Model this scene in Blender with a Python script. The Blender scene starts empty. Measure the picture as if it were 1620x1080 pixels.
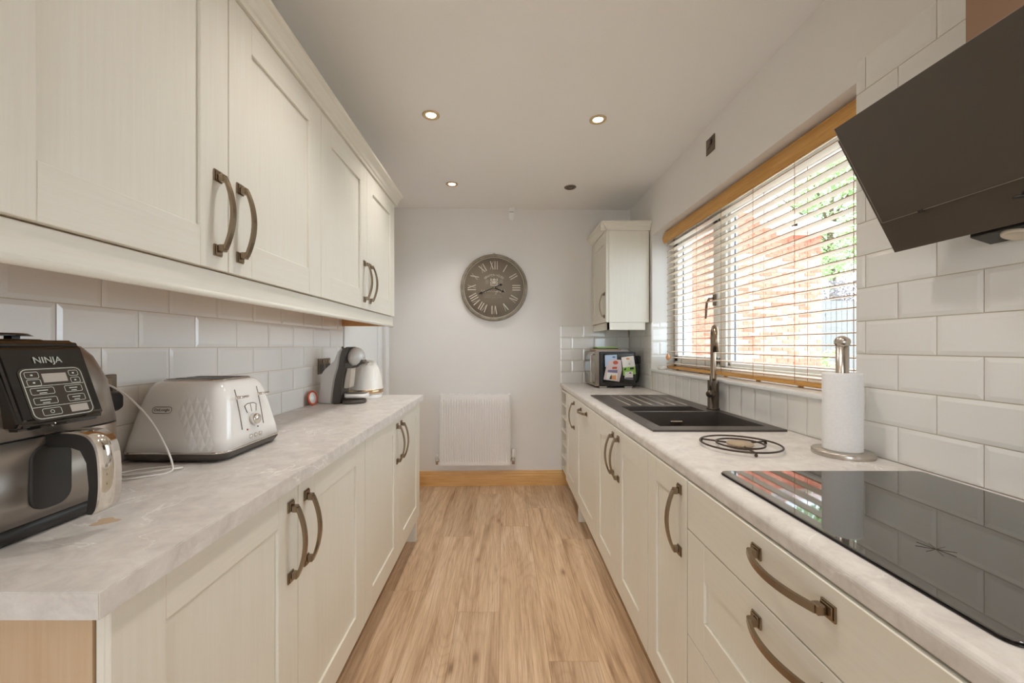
import bpy, bmesh, math, random
from math import pi, sin, cos, atan2, radians
from mathutils import Vector, Matrix, Euler

random.seed(7)
S = bpy.context.scene
COL = S.collection

# ------------------------------------------------------------------ camera, sky, exposure
CAMZ, FPX, VPX, VPY = 1.229, 630.0, 797.0, 547.0
cam_d = bpy.data.cameras.new('camera')
cam_d.sensor_width = 36.0
cam_d.lens = 36.0 * FPX / 1620.0
cam_d.shift_x = (810.0 - VPX) / 1620.0
cam_d.shift_y = (VPY - 540.0) / 1620.0
cam_d.clip_start = 0.02
cam = bpy.data.objects.new('camera', cam_d)
cam.location = (0, 0, CAMZ)
cam.rotation_euler = (pi / 2, 0, 0)
COL.objects.link(cam)
S.camera = cam

SKY_STRENGTH = 5.7
LAMP_POWER = 18.5
w = bpy.data.worlds.new('sky')
w.use_nodes = True
w.node_tree.nodes['Background'].inputs[0].default_value = (0.91, 1.05, 1.19, 1)
w.node_tree.nodes['Background'].inputs[1].default_value = SKY_STRENGTH
S.world = w
S.view_settings.view_transform = 'Standard'
S.view_settings.look = 'None'
S.view_settings.exposure = 0.16
S.view_settings.gamma = 1.0
S.view_settings.use_curve_mapping = False
S.cycles.use_denoising = True
S.cycles.max_bounces = 9
S.cycles.diffuse_bounces = 6
S.cycles.glossy_bounces = 3
S.cycles.transparent_max_bounces = 24
S.cycles.sample_clamp_indirect = 8.0

# ------------------------------------------------------------------ materials
def lin(c):
    c = c / 255.0
    return c / 12.92 if c <= 0.04045 else ((c + 0.055) / 1.055) ** 2.4
def rgb(r, g, b):
    return (lin(r), lin(g), lin(b), 1.0)

class NT:
    def __init__(self, name):
        self.m = bpy.data.materials.new(name)
        self.m.use_nodes = True
        self.t = self.m.node_tree
        self.p = self.t.nodes['Principled BSDF']
    def n(self, kind, **kw):
        nd = self.t.nodes.new(kind)
        for k, v in kw.items():
            if k.startswith('_'):
                setattr(nd, k[1:], v)
            else:
                nd.inputs[k.replace('__', ' ')].default_value = v
        return nd
    def l(self, a, b):
        self.t.links.new(a, b)
    def coords(self, scale=(1, 1, 1), rnd=False):
        tc = self.n('ShaderNodeTexCoord')
        mp = self.n('ShaderNodeMapping')
        mp.inputs['Scale'].default_value = scale
        src = tc.outputs['Object']
        if rnd:
            oi = self.n('ShaderNodeObjectInfo')
            mul = self.n('ShaderNodeVectorMath', _operation='SCALE')
            comb = self.n('ShaderNodeCombineXYZ')
            self.l(oi.outputs['Random'], comb.inputs[0]); self.l(oi.outputs['Random'], comb.inputs[1]); self.l(oi.outputs['Random'], comb.inputs[2])
            self.l(comb.outputs[0], mul.inputs[0]); mul.inputs['Scale'].default_value = 37.0
            add = self.n('ShaderNodeVectorMath', _operation='ADD')
            self.l(src, add.inputs[0]); self.l(mul.outputs[0], add.inputs[1])
            src = add.outputs[0]
        self.l(src, mp.inputs['Vector'])
        return mp.outputs[0]
    def ramp(self, stops, fac):
        r = self.n('ShaderNodeValToRGB')
        e = r.color_ramp.elements
        while len(e) < len(stops):
            e.new(0.5)
        for el, (p, c) in zip(e, stops):
            el.position = p; el.color = c
        self.l(fac, r.inputs[0])
        return r.outputs[0]
    def bump(self, h, strength=0.1, dist=0.002):
        b = self.n('ShaderNodeBump')
        b.inputs['Strength'].default_value = strength
        b.inputs['Distance'].default_value = dist
        self.l(h, b.inputs['Height'])
        self.l(b.outputs[0], self.p.inputs['Normal'])

MATS = {}
def plain(name, c, rough=0.5, metal=0.0, coat=0.0, emit=None, es=0.0, spec=None):
    k = NT(name)
    k.p.inputs['Base Color'].default_value = c
    k.p.inputs['Roughness'].default_value = rough
    k.p.inputs['Metallic'].default_value = metal
    k.p.inputs['Coat Weight'].default_value = coat
    if spec is not None:
        k.p.inputs['Specular IOR Level'].default_value = spec
    if emit:
        k.p.inputs['Emission Color'].default_value = emit
        k.p.inputs['Emission Strength'].default_value = es
    MATS[name] = k.m
    return k.m

def grained(name, c0, c1, scale, rough=0.45, bump=0.05, rnd=True, metal=0.0, dist=0.001, lo=0.35, hi=0.65, detail=6.0):
    k = NT(name)
    v = k.coords(scale, rnd)
    nz = k.n('ShaderNodeTexNoise', Scale=1.0, Detail=detail, Roughness=0.6)
    k.l(v, nz.inputs['Vector'])
    k.l(k.ramp([(lo, c0), (hi, c1)], nz.outputs['Fac']), k.p.inputs['Base Color'])
    k.p.inputs['Roughness'].default_value = rough
    k.p.inputs['Metallic'].default_value = metal
    if bump:
        k.bump(nz.outputs['Fac'], bump, dist)
    MATS[name] = k.m
    return k.m

grained('plaster', rgb(235, 231, 226), rgb(237, 233, 228), (3, 3, 3), 0.85, 0.03, False)
grained('ceiling_paint', rgb(246, 243, 239), rgb(247, 244, 241), (2, 2, 2), 0.9, 0.02, False)
CR0, CR1 = rgb(231, 226, 213), rgb(234, 230, 218)
grained('cream_v', CR0, CR1, (140, 140, 4), 0.42, 0.10, True, dist=0.0006)
grained('cream_h', CR0, CR1, (140, 4, 140), 0.42, 0.10, True, dist=0.0006)
grained('cream_x', CR0, CR1, (4, 140, 140), 0.42, 0.10, True, dist=0.0006)
grained('birch', rgb(200, 170, 136), rgb(210, 184, 152), (60, 60, 3), 0.5, 0.03)
grained('beech', rgb(205, 150, 90), rgb(218, 166, 106), (60, 4, 60), 0.5, 0.03)
grained('pine', rgb(214, 160, 94), rgb(234, 190, 128), (5, 60, 90), 0.38, 0.04, False, lo=0.3, hi=0.7)
grained('oak_blind', rgb(200, 146, 70), rgb(222, 170, 94), (160, 5, 160), 0.38, 0.04, True)
plain('slat_face', rgb(216, 203, 184), 0.45)
plain('slat_edge', rgb(178, 132, 90), 0.5)
plain('cord', rgb(196, 156, 116), 0.7)
plain('tile', rgb(238, 236, 231), 0.10, coat=0.3)
plain('grout', rgb(206, 194, 174), 0.9)
plain('hood_black', rgb(80, 70, 60), 0.28, 0.0)
plain('hood_edge', rgb(44, 40, 37), 0.25)
plain('glass_highlight', rgb(150, 138, 122), 0.3)
plain('bronze', rgb(150, 118, 92), 0.40, 0.35)
plain('glass_black', rgb(44, 38, 31), 0.03)
MATS['glass_black'].node_tree.nodes['Principled BSDF'].inputs['IOR'].default_value = 2.3
plain('hob_edge', rgb(40, 36, 33), 0.2, 0.6)
grained('composite', rgb(64, 58, 54), rgb(82, 75, 70), (500, 500, 500), 0.38, 0.05, False)
plain('rib_highlight', rgb(176, 168, 158), 0.3, 0.3)
plain('pewter', rgb(148, 131, 111), 0.25, 0.95)
plain('pewter_dark', rgb(96, 86, 76), 0.35, 0.8)
plain('pewter_plate', rgb(122, 108, 92), 0.36, 0.8)
plain('steel', rgb(200, 192, 182), 0.25, 0.95)
plain('chrome', rgb(226, 222, 216), 0.07, 1.0)
plain('white_plastic', rgb(240, 238, 234), 0.35)
plain('white_gloss', rgb(240, 238, 234), 0.12, coat=0.4)
plain('upvc', rgb(240, 241, 240), 0.3)
plain('gasket', rgb(96, 98, 100), 0.6)
plain('white_enamel', rgb(240, 236, 232), 0.3)
plain('black_plastic', rgb(34, 32, 30), 0.4)
plain('black_gloss', rgb(24, 23, 22), 0.08, coat=0.5)
plain('black_rubber', rgb(28, 27, 26), 0.7)
plain('fryer_grey', rgb(150, 142, 134), 0.32, 0.8)
plain('fryer_line', rgb(196, 200, 192), 0.5)
plain('fryer_screen', rgb(180, 172, 164), 0.2)
plain('fryer_panel', rgb(66, 60, 54), 0.15)
plain('coffee_silver', rgb(208, 206, 203), 0.36, 0.1)
plain('coffee_dark', rgb(78, 71, 66), 0.3)
plain('orange', rgb(214, 92, 56), 0.5)
plain('gold', rgb(206, 180, 144), 0.25, 0.9)
plain('kettle', rgb(243, 239, 231), 0.28)
grained('paper_towel', rgb(240, 239, 238), rgb(246, 245, 244), (160, 160, 160), 0.95, 0.35, False, dist=0.002)
plain('clock_face', rgb(138, 126, 110), 0.8)
grained('clock_rim', rgb(128, 118, 104), rgb(160, 148, 130), (20, 20, 20), 0.55, 0.1, False)
plain('clock_ink', rgb(216, 206, 190), 0.8)
plain('clock_ink_dim', rgb(150, 140, 126), 0.8)
plain('clock_hand', rgb(30, 24, 18), 0.5)
plain('lamp_ring', rgb(214, 190, 152), 0.3, 0.8)
plain('lamp_glow', rgb(255, 244, 225), 0.5, emit=rgb(255, 236, 205), es=14.0)
plain('lamp_off', rgb(120, 110, 98), 0.2, 0.6)
plain('microwave_steel', rgb(150, 138, 124), 0.25, 0.8)
plain('wire_iron', rgb(74, 60, 50), 0.4, 0.6)
plain('cork', rgb(176, 156, 130), 0.8)
plain('fence_wood', rgb(132, 130, 126), 0.8)
plain('roof_grey', rgb(225, 222, 220), 0.8)
plain('soffit', rgb(205, 180, 170), 0.8)
plain('leaf', rgb(168, 192, 136), 0.7)
plain('leaf_pale', rgb(200, 212, 160), 0.7)
plain('leaf_dull', rgb(160, 154, 156), 0.7)
plain('bark', rgb(110, 92, 76), 0.9)
plain('mortar', rgb(226, 214, 204), 0.9)
grained('lawn', rgb(176, 172, 164), rgb(186, 182, 174), (3, 3, 3), 0.95, 0, False)
plain('paper_white', rgb(236, 232, 226), 0.7)
plain('paper_blue', rgb(178, 198, 222), 0.7)
plain('paper_pink', rgb(214, 196, 196), 0.7)
plain('paper_green', rgb(150, 200, 96), 0.7)
plain('ink_red', rgb(196, 92, 66), 0.7)
plain('ink_orange', rgb(226, 160, 104), 0.7)
plain('ink_violet', rgb(120, 116, 150), 0.7)
plain('ink_dark', rgb(50, 52, 50), 0.7)
plain('light_red', rgb(190, 40, 50), 0.4)
plain('hood_lamp', rgb(226, 212, 190), 0.35)

def brick_mat():
    k = NT('brick_red')
    oi = k.n('ShaderNodeObjectInfo')
    v = k.coords((9, 9, 9), True)
    nz = k.n('ShaderNodeTexNoise', Scale=1.0, Detail=4.0)
    k.l(v, nz.inputs['Vector'])
    mx = k.n('ShaderNodeMath', _operation='ADD'); k.l(oi.outputs['Random'], mx.inputs[0]); k.l(nz.outputs['Fac'], mx.inputs[1])
    hf = k.n('ShaderNodeMath', _operation='MULTIPLY'); k.l(mx.outputs[0], hf.inputs[0]); hf.inputs[1].default_value = 0.5
    k.l(k.ramp([(0.25, rgb(190, 104, 80)), (0.5, rgb(212, 142, 116)), (0.75, rgb(228, 188, 166))], hf.outputs[0]), k.p.inputs['Base Color'])
    k.p.inputs['Roughness'].default_value = 0.9
    MATS['brick_red'] = k.m
brick_mat()

def stone_mat():
    k = NT('worktop_stone')
    v = k.coords((1, 1, 1))
    n1 = k.n('ShaderNodeTexNoise', Scale=20.0, Detail=10.0, Roughness=0.70, Distortion=0.4)
    k.l(v, n1.inputs['Vector'])
    base = k.ramp([(0.33, rgb(201, 195, 189)), (0.5, rgb(217, 211, 205)), (0.67, rgb(228, 224, 218))], n1.outputs['Fac'])
    n2 = k.n('ShaderNodeTexNoise', Scale=3.2, Detail=5.0, Roughness=0.55, Distortion=1.6)
    k.l(v, n2.inputs['Vector'])
    vein = k.ramp([(0.49, (0, 0, 0, 1)), (0.5, (1, 1, 1, 1)), (0.51, (0, 0, 0, 1))], n2.outputs['Fac'])
    n3 = k.n('ShaderNodeTexNoise', Scale=5.0, Detail=2.0)
    k.l(v, n3.inputs['Vector'])
    gate = k.ramp([(0.46, (0, 0, 0, 1)), (0.58, (0.8, 0.8, 0.8, 1))], n3.outputs['Fac'])
    mul = k.n('ShaderNodeMath', _operation='MULTIPLY'); k.l(vein, mul.inputs[0]); k.l(gate, mul.inputs[1])
    mix = k.n('ShaderNodeMix', _data_type='RGBA')
    k.l(mul.outputs[0], mix.inputs['Factor']); k.l(base, mix.inputs['A']); mix.inputs['B'].default_value = rgb(246, 244, 240)
    k.l(mix.outputs['Result'], k.p.inputs['Base Color'])
    k.p.inputs['Roughness'].default_value = 0.36
    k.bump(n1.outputs['Fac'], 0.04, 0.001)
    MATS['worktop_stone'] = k.m
stone_mat()

def floor_mat():
    k = NT('plank_oak')
    v = k.coords((9, 0.9, 9), True)
    n1 = k.n('ShaderNodeTexNoise', Scale=1.0, Detail=5.0, Roughness=0.55, Distortion=1.4)
    k.l(v, n1.inputs['Vector'])
    v2 = k.coords((170, 4.5, 170), True)
    n2 = k.n('ShaderNodeTexNoise', Scale=1.0, Detail=6.0, Roughness=0.7, Distortion=0.3)
    k.l(v2, n2.inputs['Vector'])
    base = k.ramp([(0.28, rgb(166, 134, 102)), (0.42, rgb(203, 171, 138)), (0.58, rgb(218, 189, 157)), (0.75, rgb(232, 208, 180))], n1.outputs['Fac'])
    fine = k.ramp([(0.34, (0.66, 0.61, 0.56, 1)), (0.56, (1.04, 1.04, 1.04, 1))], n2.outputs['Fac'])
    mix = k.n('ShaderNodeMix', _data_type='RGBA', _blend_type='MULTIPLY')
    mix.inputs['Factor'].default_value = 0.85
    k.l(base, mix.inputs['A']); k.l(fine, mix.inputs['B'])
    # cathedral rings
    v4 = k.coords((2.6, 0.42, 2.6), True)
    n4 = k.n('ShaderNodeTexNoise', Scale=1.6, Detail=1.5, Distortion=0.4)
    k.l(v4, n4.inputs['Vector'])
    ms = k.n('ShaderNodeMath', _operation='MULTIPLY'); k.l(n4.outputs['Fac'], ms.inputs[0]); ms.inputs[1].default_value = 26.0
    fr = k.n('ShaderNodeMath', _operation='FRACT'); k.l(ms.outputs[0], fr.inputs[0])
    rings = k.ramp([(0.0, (0.78, 0.73, 0.68, 1)), (0.22, (1.03, 1.03, 1.03, 1)), (0.7, (1, 1, 1, 1)), (1.0, (0.78, 0.73, 0.68, 1))], fr.outputs[0])
    mixr = k.n('ShaderNodeMix', _data_type='RGBA', _blend_type='MULTIPLY')
    mixr.inputs['Factor'].default_value = 0.42
    k.l(mix.outputs['Result'], mixr.inputs['A']); k.l(rings, mixr.inputs['B'])
    # knots
    v3 = k.coords((4.0, 1.6, 4.0), True)
    vo = k.n('ShaderNodeTexVoronoi', Scale=1.7)
    k.l(v3, vo.inputs['Vector'])
    knot = k.ramp([(0.03, (0.36, 0.28, 0.22, 1)), (0.10, (0.85, 0.8, 0.75, 1)), (0.17, (1, 1, 1, 1))], vo.outputs['Distance'])
    mx2 = k.n('ShaderNodeMix', _data_type='RGBA', _blend_type='MULTIPLY')
    mx2.inputs['Factor'].default_value = 0.8
    k.l(mixr.outputs['Result'], mx2.inputs['A']); k.l(knot, mx2.inputs['B'])
    oi = k.n('ShaderNodeObjectInfo')
    tint = k.ramp([(0.0, (0.88, 0.87, 0.86, 1)), (1.0, (1.05, 1.04, 1.02, 1))], oi.outputs['Random'])
    mx3 = k.n('ShaderNodeMix', _data_type='RGBA', _blend_type='MULTIPLY')
    mx3.inputs['Factor'].default_value = 1.0
    k.l(mx2.outputs['Result'], mx3.inputs['A']); k.l(tint, mx3.inputs['B'])
    k.l(mx3.outputs['Result'], k.p.inputs['Base Color'])
    k.p.inputs['Roughness'].default_value = 0.46
    k.bump(n2.outputs['Fac'], 0.05, 0.001)
    MATS['plank_oak'] = k.m
floor_mat()
plain('floor_base', rgb(225, 200, 172), 0.8)

def pane_mat():
    m = bpy.data.materials.new('window_glass'); m.use_nodes = True
    t = m.node_tree; t.nodes.remove(t.nodes['Principled BSDF'])
    tr = t.nodes.new('ShaderNodeBsdfTransparent'); gl = t.nodes.new('ShaderNodeBsdfGlossy'); mx = t.nodes.new('ShaderNodeMixShader')
    tr.inputs[0].default_value = (0.97, 0.98, 0.98, 1); gl.inputs['Roughness'].default_value = 0.02
    mx.inputs[0].default_value = 0.05
    t.links.new(tr.outputs[0], mx.inputs[1]); t.links.new(gl.outputs[0], mx.inputs[2])
    t.links.new(mx.outputs[0], t.nodes['Material Output'].inputs[0])
    MATS['window_glass'] = m
pane_mat()

# ------------------------------------------------------------------ geometry helpers
WL = {}          # world location of every object (rotation-free chains)
def world(o):
    return WL.get(o, Vector((0, 0, 0))) if o else Vector((0, 0, 0))

def nb():
    return bmesh.new()

def box(bm, x0, x1, y0, y1, z0, z1, bev=0.0, seg=1, mat=0):
    x0, x1 = min(x0, x1), max(x0, x1); y0, y1 = min(y0, y1), max(y0, y1); z0, z1 = min(z0, z1), max(z0, z1)
    tmp = bmesh.new()
    vs = [tmp.verts.new(p) for p in ((x0, y0, z0), (x1, y0, z0), (x1, y1, z0), (x0, y1, z0), (x0, y0, z1), (x1, y0, z1), (x1, y1, z1), (x0, y1, z1))]
    for f in ((0, 3, 2, 1), (4, 5, 6, 7), (0, 1, 5, 4), (1, 2, 6, 5), (2, 3, 7, 6), (3, 0, 4, 7)):
        tmp.faces.new([vs[i] for i in f])
    if bev > 0:
        bmesh.ops.bevel(tmp, geom=list(tmp.edges), offset=bev, segments=seg, affect='EDGES', clamp_overlap=True)
    merge(bm, tmp, mat)

def merge(bm, tmp, mat=0, mtx=None):
    if mtx is not None:
        bmesh.ops.transform(tmp, matrix=mtx, verts=tmp.verts)
    vm = {v: bm.verts.new(v.co) for v in tmp.verts}
    for f in tmp.faces:
        try:
            nf = bm.faces.new([vm[v] for v in f.verts]); nf.material_index = mat if mat else f.material_index; nf.smooth = f.smooth
        except ValueError:
            pass
    tmp.free()

def lathe(bm, prof, c=(0, 0, 0), seg=32, mtx=None, mat=0, smooth=True):
    tmp = bmesh.new()
    rings = []
    for r, z in prof:
        if r < 1e-6:
            rings.append([tmp.verts.new((0, 0, z))])
        else:
            rings.append([tmp.verts.new((r * cos(2 * pi * i / seg), r * sin(2 * pi * i / seg), z)) for i in range(seg)])
    for a, b in zip(rings[:-1], rings[1:]):
        for i in range(seg):
            j = (i + 1) % seg
            if len(a) == 1 and len(b) == 1:
                continue
            if len(a) == 1:
                f = tmp.faces.new((a[0], b[j], b[i]))
            elif len(b) == 1:
                f = tmp.faces.new((a[i], a[j], b[0]))
            else:
                f = tmp.faces.new((a[i], a[j], b[j], b[i]))
            f.smooth = smooth
    m = Matrix.Translation(c)
    if mtx is not None:
        m = m @ mtx
    bmesh.ops.recalc_face_normals(tmp, faces=tmp.faces)
    merge(bm, tmp, mat, m)

def tube(bm, pts, r, seg=8, closed=False, mat=0, caps=True):
    pts = [Vector(p) for p in pts]
    n = len(pts)
    rad = r if isinstance(r, (list, tuple)) else [r] * n
    tmp = bmesh.new()
    up = None
    rings = []
    for i, p in enumerate(pts):
        if closed:
            d = (pts[(i + 1) % n] - pts[i - 1])
        else:
            d = pts[min(i + 1, n - 1)] - pts[max(i - 1, 0)]
        d.normalize()
        if up is None:
            up = Vector((0, 0, 1)) if abs(d.z) < 0.9 else Vector((1, 0, 0))
        a = up - d * up.dot(d)
        if a.length < 1e-6:
            a = d.orthogonal()
        a.normalize(); up = a
        b = d.cross(a)
        rings.append([tmp.verts.new(p + (a * cos(2 * pi * k / seg) + b * sin(2 * pi * k / seg)) * rad[i]) for k in range(seg)])
    m = n if closed else n - 1
    for i in range(m):
        A, B = rings[i], rings[(i + 1) % n]
        for k in range(seg):
            f = tmp.faces.new((A[k], A[(k + 1) % seg], B[(k + 1) % seg], B[k])); f.smooth = True
    if not closed and caps:
        tmp.faces.new(rings[0][::-1]); tmp.faces.new(rings[-1])
    bmesh.ops.recalc_face_normals(tmp, faces=tmp.faces)
    merge(bm, tmp, mat)

def prism(bm, poly, fn, t0, t1, bev=0.0, seg=1, mat=0, smooth=False):
    """poly: 2d points; fn(u, v, t) -> xyz"""
    tmp = bmesh.new()
    a = [tmp.verts.new(fn(u, v, t0)) for u, v in poly]
    b = [tmp.verts.new(fn(u, v, t1)) for u, v in poly]
    n = len(poly)
    tmp.faces.new(a[::-1]); tmp.faces.new(b)
    for i in range(n):
        f = tmp.faces.new((a[i], a[(i + 1) % n], b[(i + 1) % n], b[i])); f.smooth = smooth
    bmesh.ops.recalc_face_normals(tmp, faces=tmp.faces)
    if bev > 0:
        bmesh.ops.bevel(tmp, geom=list(tmp.edges), offset=bev, segments=seg, affect='EDGES', clamp_overlap=True)
    merge(bm, tmp, mat)

def rr(hx, hy, r, n=6):
    out = []
    r = min(r, hx * 0.999, hy * 0.999)
    for cx, cy, a0 in ((hx - r, hy - r, 0), (-hx + r, hy - r, pi / 2), (-hx + r, -hy + r, pi), (hx - r, -hy + r, 3 * pi / 2)):
        for i in range(n + 1):
            a = a0 + pi / 2 * i / n
            out.append((cx + r * cos(a), cy + r * sin(a)))
    return out

def loft(bm, secs, n=6, mat=0, cap=True):
    """secs: (z, cx, cy, hx, hy, r)"""
    tmp = bmesh.new()
    rings = [[tmp.verts.new((cx + x, cy + y, z)) for x, y in rr(hx, hy, r, n)] for z, cx, cy, hx, hy, r in secs]
    m = len(rings[0])
    for A, B in zip(rings[:-1], rings[1:]):
        for k in range(m):
            f = tmp.faces.new((A[k], A[(k + 1) % m], B[(k + 1) % m], B[k])); f.smooth = True
    if cap:
        tmp.faces.new(rings[0][::-1]); tmp.faces.new(rings[-1])
    merge(bm, tmp, mat)

def ball(bm, c, r, sx=1, sy=1, sz=1, u=20, v=12, mat=0):
    prof = [(r * sin(pi * i / v), -r * cos(pi * i / v)) for i in range(v + 1)]
    prof[0] = (0, -r); prof[-1] = (0, r)
    lathe(bm, prof, c, u, Matrix.Diagonal((sx, sy, sz, 1)), mat)

def finish_mesh(name, bm, mats):
    me = bpy.data.meshes.new(name)
    bm.to_mesh(me); bm.free()
    for m in (mats if isinstance(mats, (list, tuple)) else [mats]):
        me.materials.append(MATS[m])
    return me

def part(name, bm, mats, parent=None, local=False):
    """mesh given in world coordinates (or in the parent's own frame when local)"""
    bm.verts.ensure_lookup_table()
    lo = Vector([min(v.co[i] for v in bm.verts) for i in range(3)])
    hi = Vector([max(v.co[i] for v in bm.verts) for i in range(3)])
    c = (lo + hi) / 2
    bmesh.ops.translate(bm, vec=-c, verts=bm.verts)
    o = bpy.data.objects.new(name, finish_mesh(name, bm, mats))
    COL.objects.link(o)
    o.location = c if local else c - world(parent)
    if parent:
        o.parent = parent
    WL[o] = c
    return o

def place(name, me, loc, parent=None, rot=(0, 0, 0), local=False):
    o = bpy.data.objects.new(name, me)
    COL.objects.link(o)
    o.location = Vector(loc) if local else Vector(loc) - world(parent)
    o.rotation_euler = rot
    if parent:
        o.parent = parent
    WL[o] = Vector(loc)
    return o

def tag(o, label=None, cat=None, group=None, kind=None):
    if label: o['label'] = label
    if cat: o['category'] = cat
    if group: o['group'] = group
    if kind: o['kind'] = kind
    return o

def thing(name, label, cat, loc, group=None, rotz=0.0, kind=None):
    o = bpy.data.objects.new(name, None)
    o.empty_display_size = 0.05
    COL.objects.link(o)
    o.location = loc
    o.rotation_euler = (0, 0, rotz)
    WL[o] = Vector(loc)
    return tag(o, label, cat, group, kind)

def text_mesh(name, body, size, mat, depth=0.0004):
    cu = bpy.data.curves.new(name, 'FONT')
    cu.body = body; cu.size = size; cu.align_x = 'CENTER'; cu.align_y = 'CENTER'; cu.extrude = depth; cu.resolution_u = 3
    o = bpy.data.objects.new(name, cu)
    COL.objects.link(o)
    dg = bpy.context.evaluated_depsgraph_get()
    me = bpy.data.meshes.new_from_object(o.evaluated_get(dg))
    bpy.data.objects.remove(o)
    me.materials.clear(); me.materials.append(MATS[mat])
    return me

def frame_rot(u, v):
    """rotation taking local x->u, y->v, z->u x v"""
    u = Vector(u).normalized(); v = Vector(v).normalized(); n = u.cross(v)
    return Matrix((u, v, n)).transposed().to_euler()

# ------------------------------------------------------------------ room dimensions
XL, XR = -1.005, 1.115            # tiled faces
WXL, WXR = -1.014, 1.124          # plaster faces
H = 2.44
ZL, ZR = 0.925, 0.898             # worktop heights
SK = 0.028
def back_y(x): return 3.522 + SK * x
WANG = math.atan(SK)
YR = -2.3                         # rear wall
WY0, WY1, WZ0, WZ1 = 1.263, 3.015, 1.040, 2.067     # window opening

# ------------------------------------------------------------------ setting
bm = nb(); box(bm, -1.3, 1.6, YR - 0.2, 3.9, -0.12, -0.012)
floor = tag(part('floor', bm, 'floor_base'), 'pale brown oak-effect plank floor down the galley', kind='structure')
pw = 0.195
starts = {-6: 0.3, -5: 0.9, -4: 0.2, -3: 0.53, -2: 1.1, -1: 0.371, 0: 1.247, 1: 0.082, 2: 1.068, 3: 0.55, 4: 1.3, 5: 0.7}
plank_cache = {}
for k, s0 in starts.items():
    x0 = -0.02 + k * pw
    y = s0 - 1.47 * 3
    while y < 3.6:
        a, b = max(y, YR), min(y + 1.47, 3.62)
        if b - a > 0.05:
            L = round(b - a, 4)
            if L not in plank_cache:
                t = nb(); box(t, -pw / 2 + 0.0003, pw / 2 - 0.0003, -L / 2 + 0.0003, L / 2 - 0.0003, -0.010, 0.0, 0.0008)
                plank_cache[L] = finish_mesh('plank', t, 'plank_oak')
            place('plank', plank_cache[L], (x0 + pw / 2, (a + b) / 2, 0), floor)
        y += 1.47

bm = nb(); box(bm, -1.3, 1.6, YR - 0.2, 3.9, H, H + 0.15)
ceiling = tag(part('ceiling', bm, 'ceiling_paint'), 'smooth warm white painted ceiling', kind='structure')
# left wall with a door opening towards its far end
DY0, DY1, DZ = 2.575, 3.40, 2.02
bm = nb()
box(bm, WXL - 0.2, WXL, YR - 0.2, DY0, -0.1, H)
box(bm, WXL - 0.2, WXL, DY1, 3.9, -0.1, H)
box(bm, WXL - 0.2, WXL, DY0, DY1, DZ, H)
wall_left = tag(part('wall_left', bm, 'plaster'), 'painted side wall with metro tiled splashback', kind='structure')
bm = nb()
box(bm, WXR, WXR + 0.3, YR - 0.2, WY0, -0.1, H)
box(bm, WXR, WXR + 0.3, WY1, 3.9, -0.1, H)
box(bm, WXR, WXR + 0.3, WY0, WY1, -0.1, WZ0)
box(bm, WXR, WXR + 0.3, WY0, WY1, WZ1, H)
wall_right = tag(part('wall_right', bm, 'plaster'), 'painted window wall with metro tiled splashback', kind='structure')
bm = nb()
prism(bm, [(-1.3, back_y(-1.3)), (1.6, back_y(1.6)), (1.6, 3.9), (-1.3, 3.9)], lambda u, v, t: (u, v, t), -0.1, H + 0.05)
wall_back = tag(part('wall_back', bm, 'plaster'), 'plain off white end wall behind radiator and clock', kind='structure')
# rear wall behind the camera with an opening added and sized as daylight fill
bm = nb()
box(bm, -1.3, -0.36, YR - 0.2, YR, -0.1, H)
box(bm, 0.42, 1.6, YR - 0.2, YR, -0.1, H)
box(bm, -0.36, 0.42, YR - 0.2, YR, 2.10, H)
wall_rear = tag(part('wall_rear', bm, 'plaster'), 'off white rear wall around an opening added for daylight fill', kind='structure')

# door 1 in the left wall
d1 = thing('door_1', 'white painted internal door past the end of the worktop', None, (WXL, 2.98, 0), kind='structure')
bm = nb(); box(bm, WXL - 0.001, WXL + 0.016, DY0 - 0.072, DY0 + 0.004, 0, DZ + 0.07, 0.004); part('architrave', bm, 'upvc', d1)
bm = nb(); box(bm, WXL - 0.001, WXL + 0.016, DY1 - 0.004, DY1 + 0.068, 0, DZ + 0.07, 0.004); part('architrave', bm, 'upvc', d1)
bm = nb(); box(bm, WXL - 0.07, WXL - 0.03, DY0 + 0.003, DY1 - 0.003, 0.006, DZ - 0.003, 0.002); dl = part('leaf', bm, 'upvc', d1)
for a, b in ((DY0 + 0.003, DY0 + 0.115), (DY1 - 0.115, DY1 - 0.003)):
    bm = nb(); box(bm, WXL - 0.03, WXL - 0.020, a, b, 0.006, DZ - 0.003, 0.002); part('stile', bm, 'upvc', dl)
for a, b in ((0.006, 0.22), (0.9, 1.02), (1.88, DZ - 0.003)):
    bm = nb(); box(bm, WXL - 0.03, WXL - 0.020, DY0 + 0.116, DY1 - 0.116, a, b, 0.002); part('rail', bm, 'upvc', dl)

# baseboard on the back wall
bm = nb()
prof = [(0, 0), (0.018, 0), (0.018, 0.088), (0.014, 0.096), (0.014, 0.108), (0.010, 0.116), (0.008, 0.130), (0, 0.130)]
def bb(u, v, t): return (t, back_y(t) - u, v)
prism(bm, prof, bb, WXL, 0.575)
baseboard_back = tag(part('baseboard_back', bm, 'pine'), 'varnished pine skirting board below the radiator', kind='structure')

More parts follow.
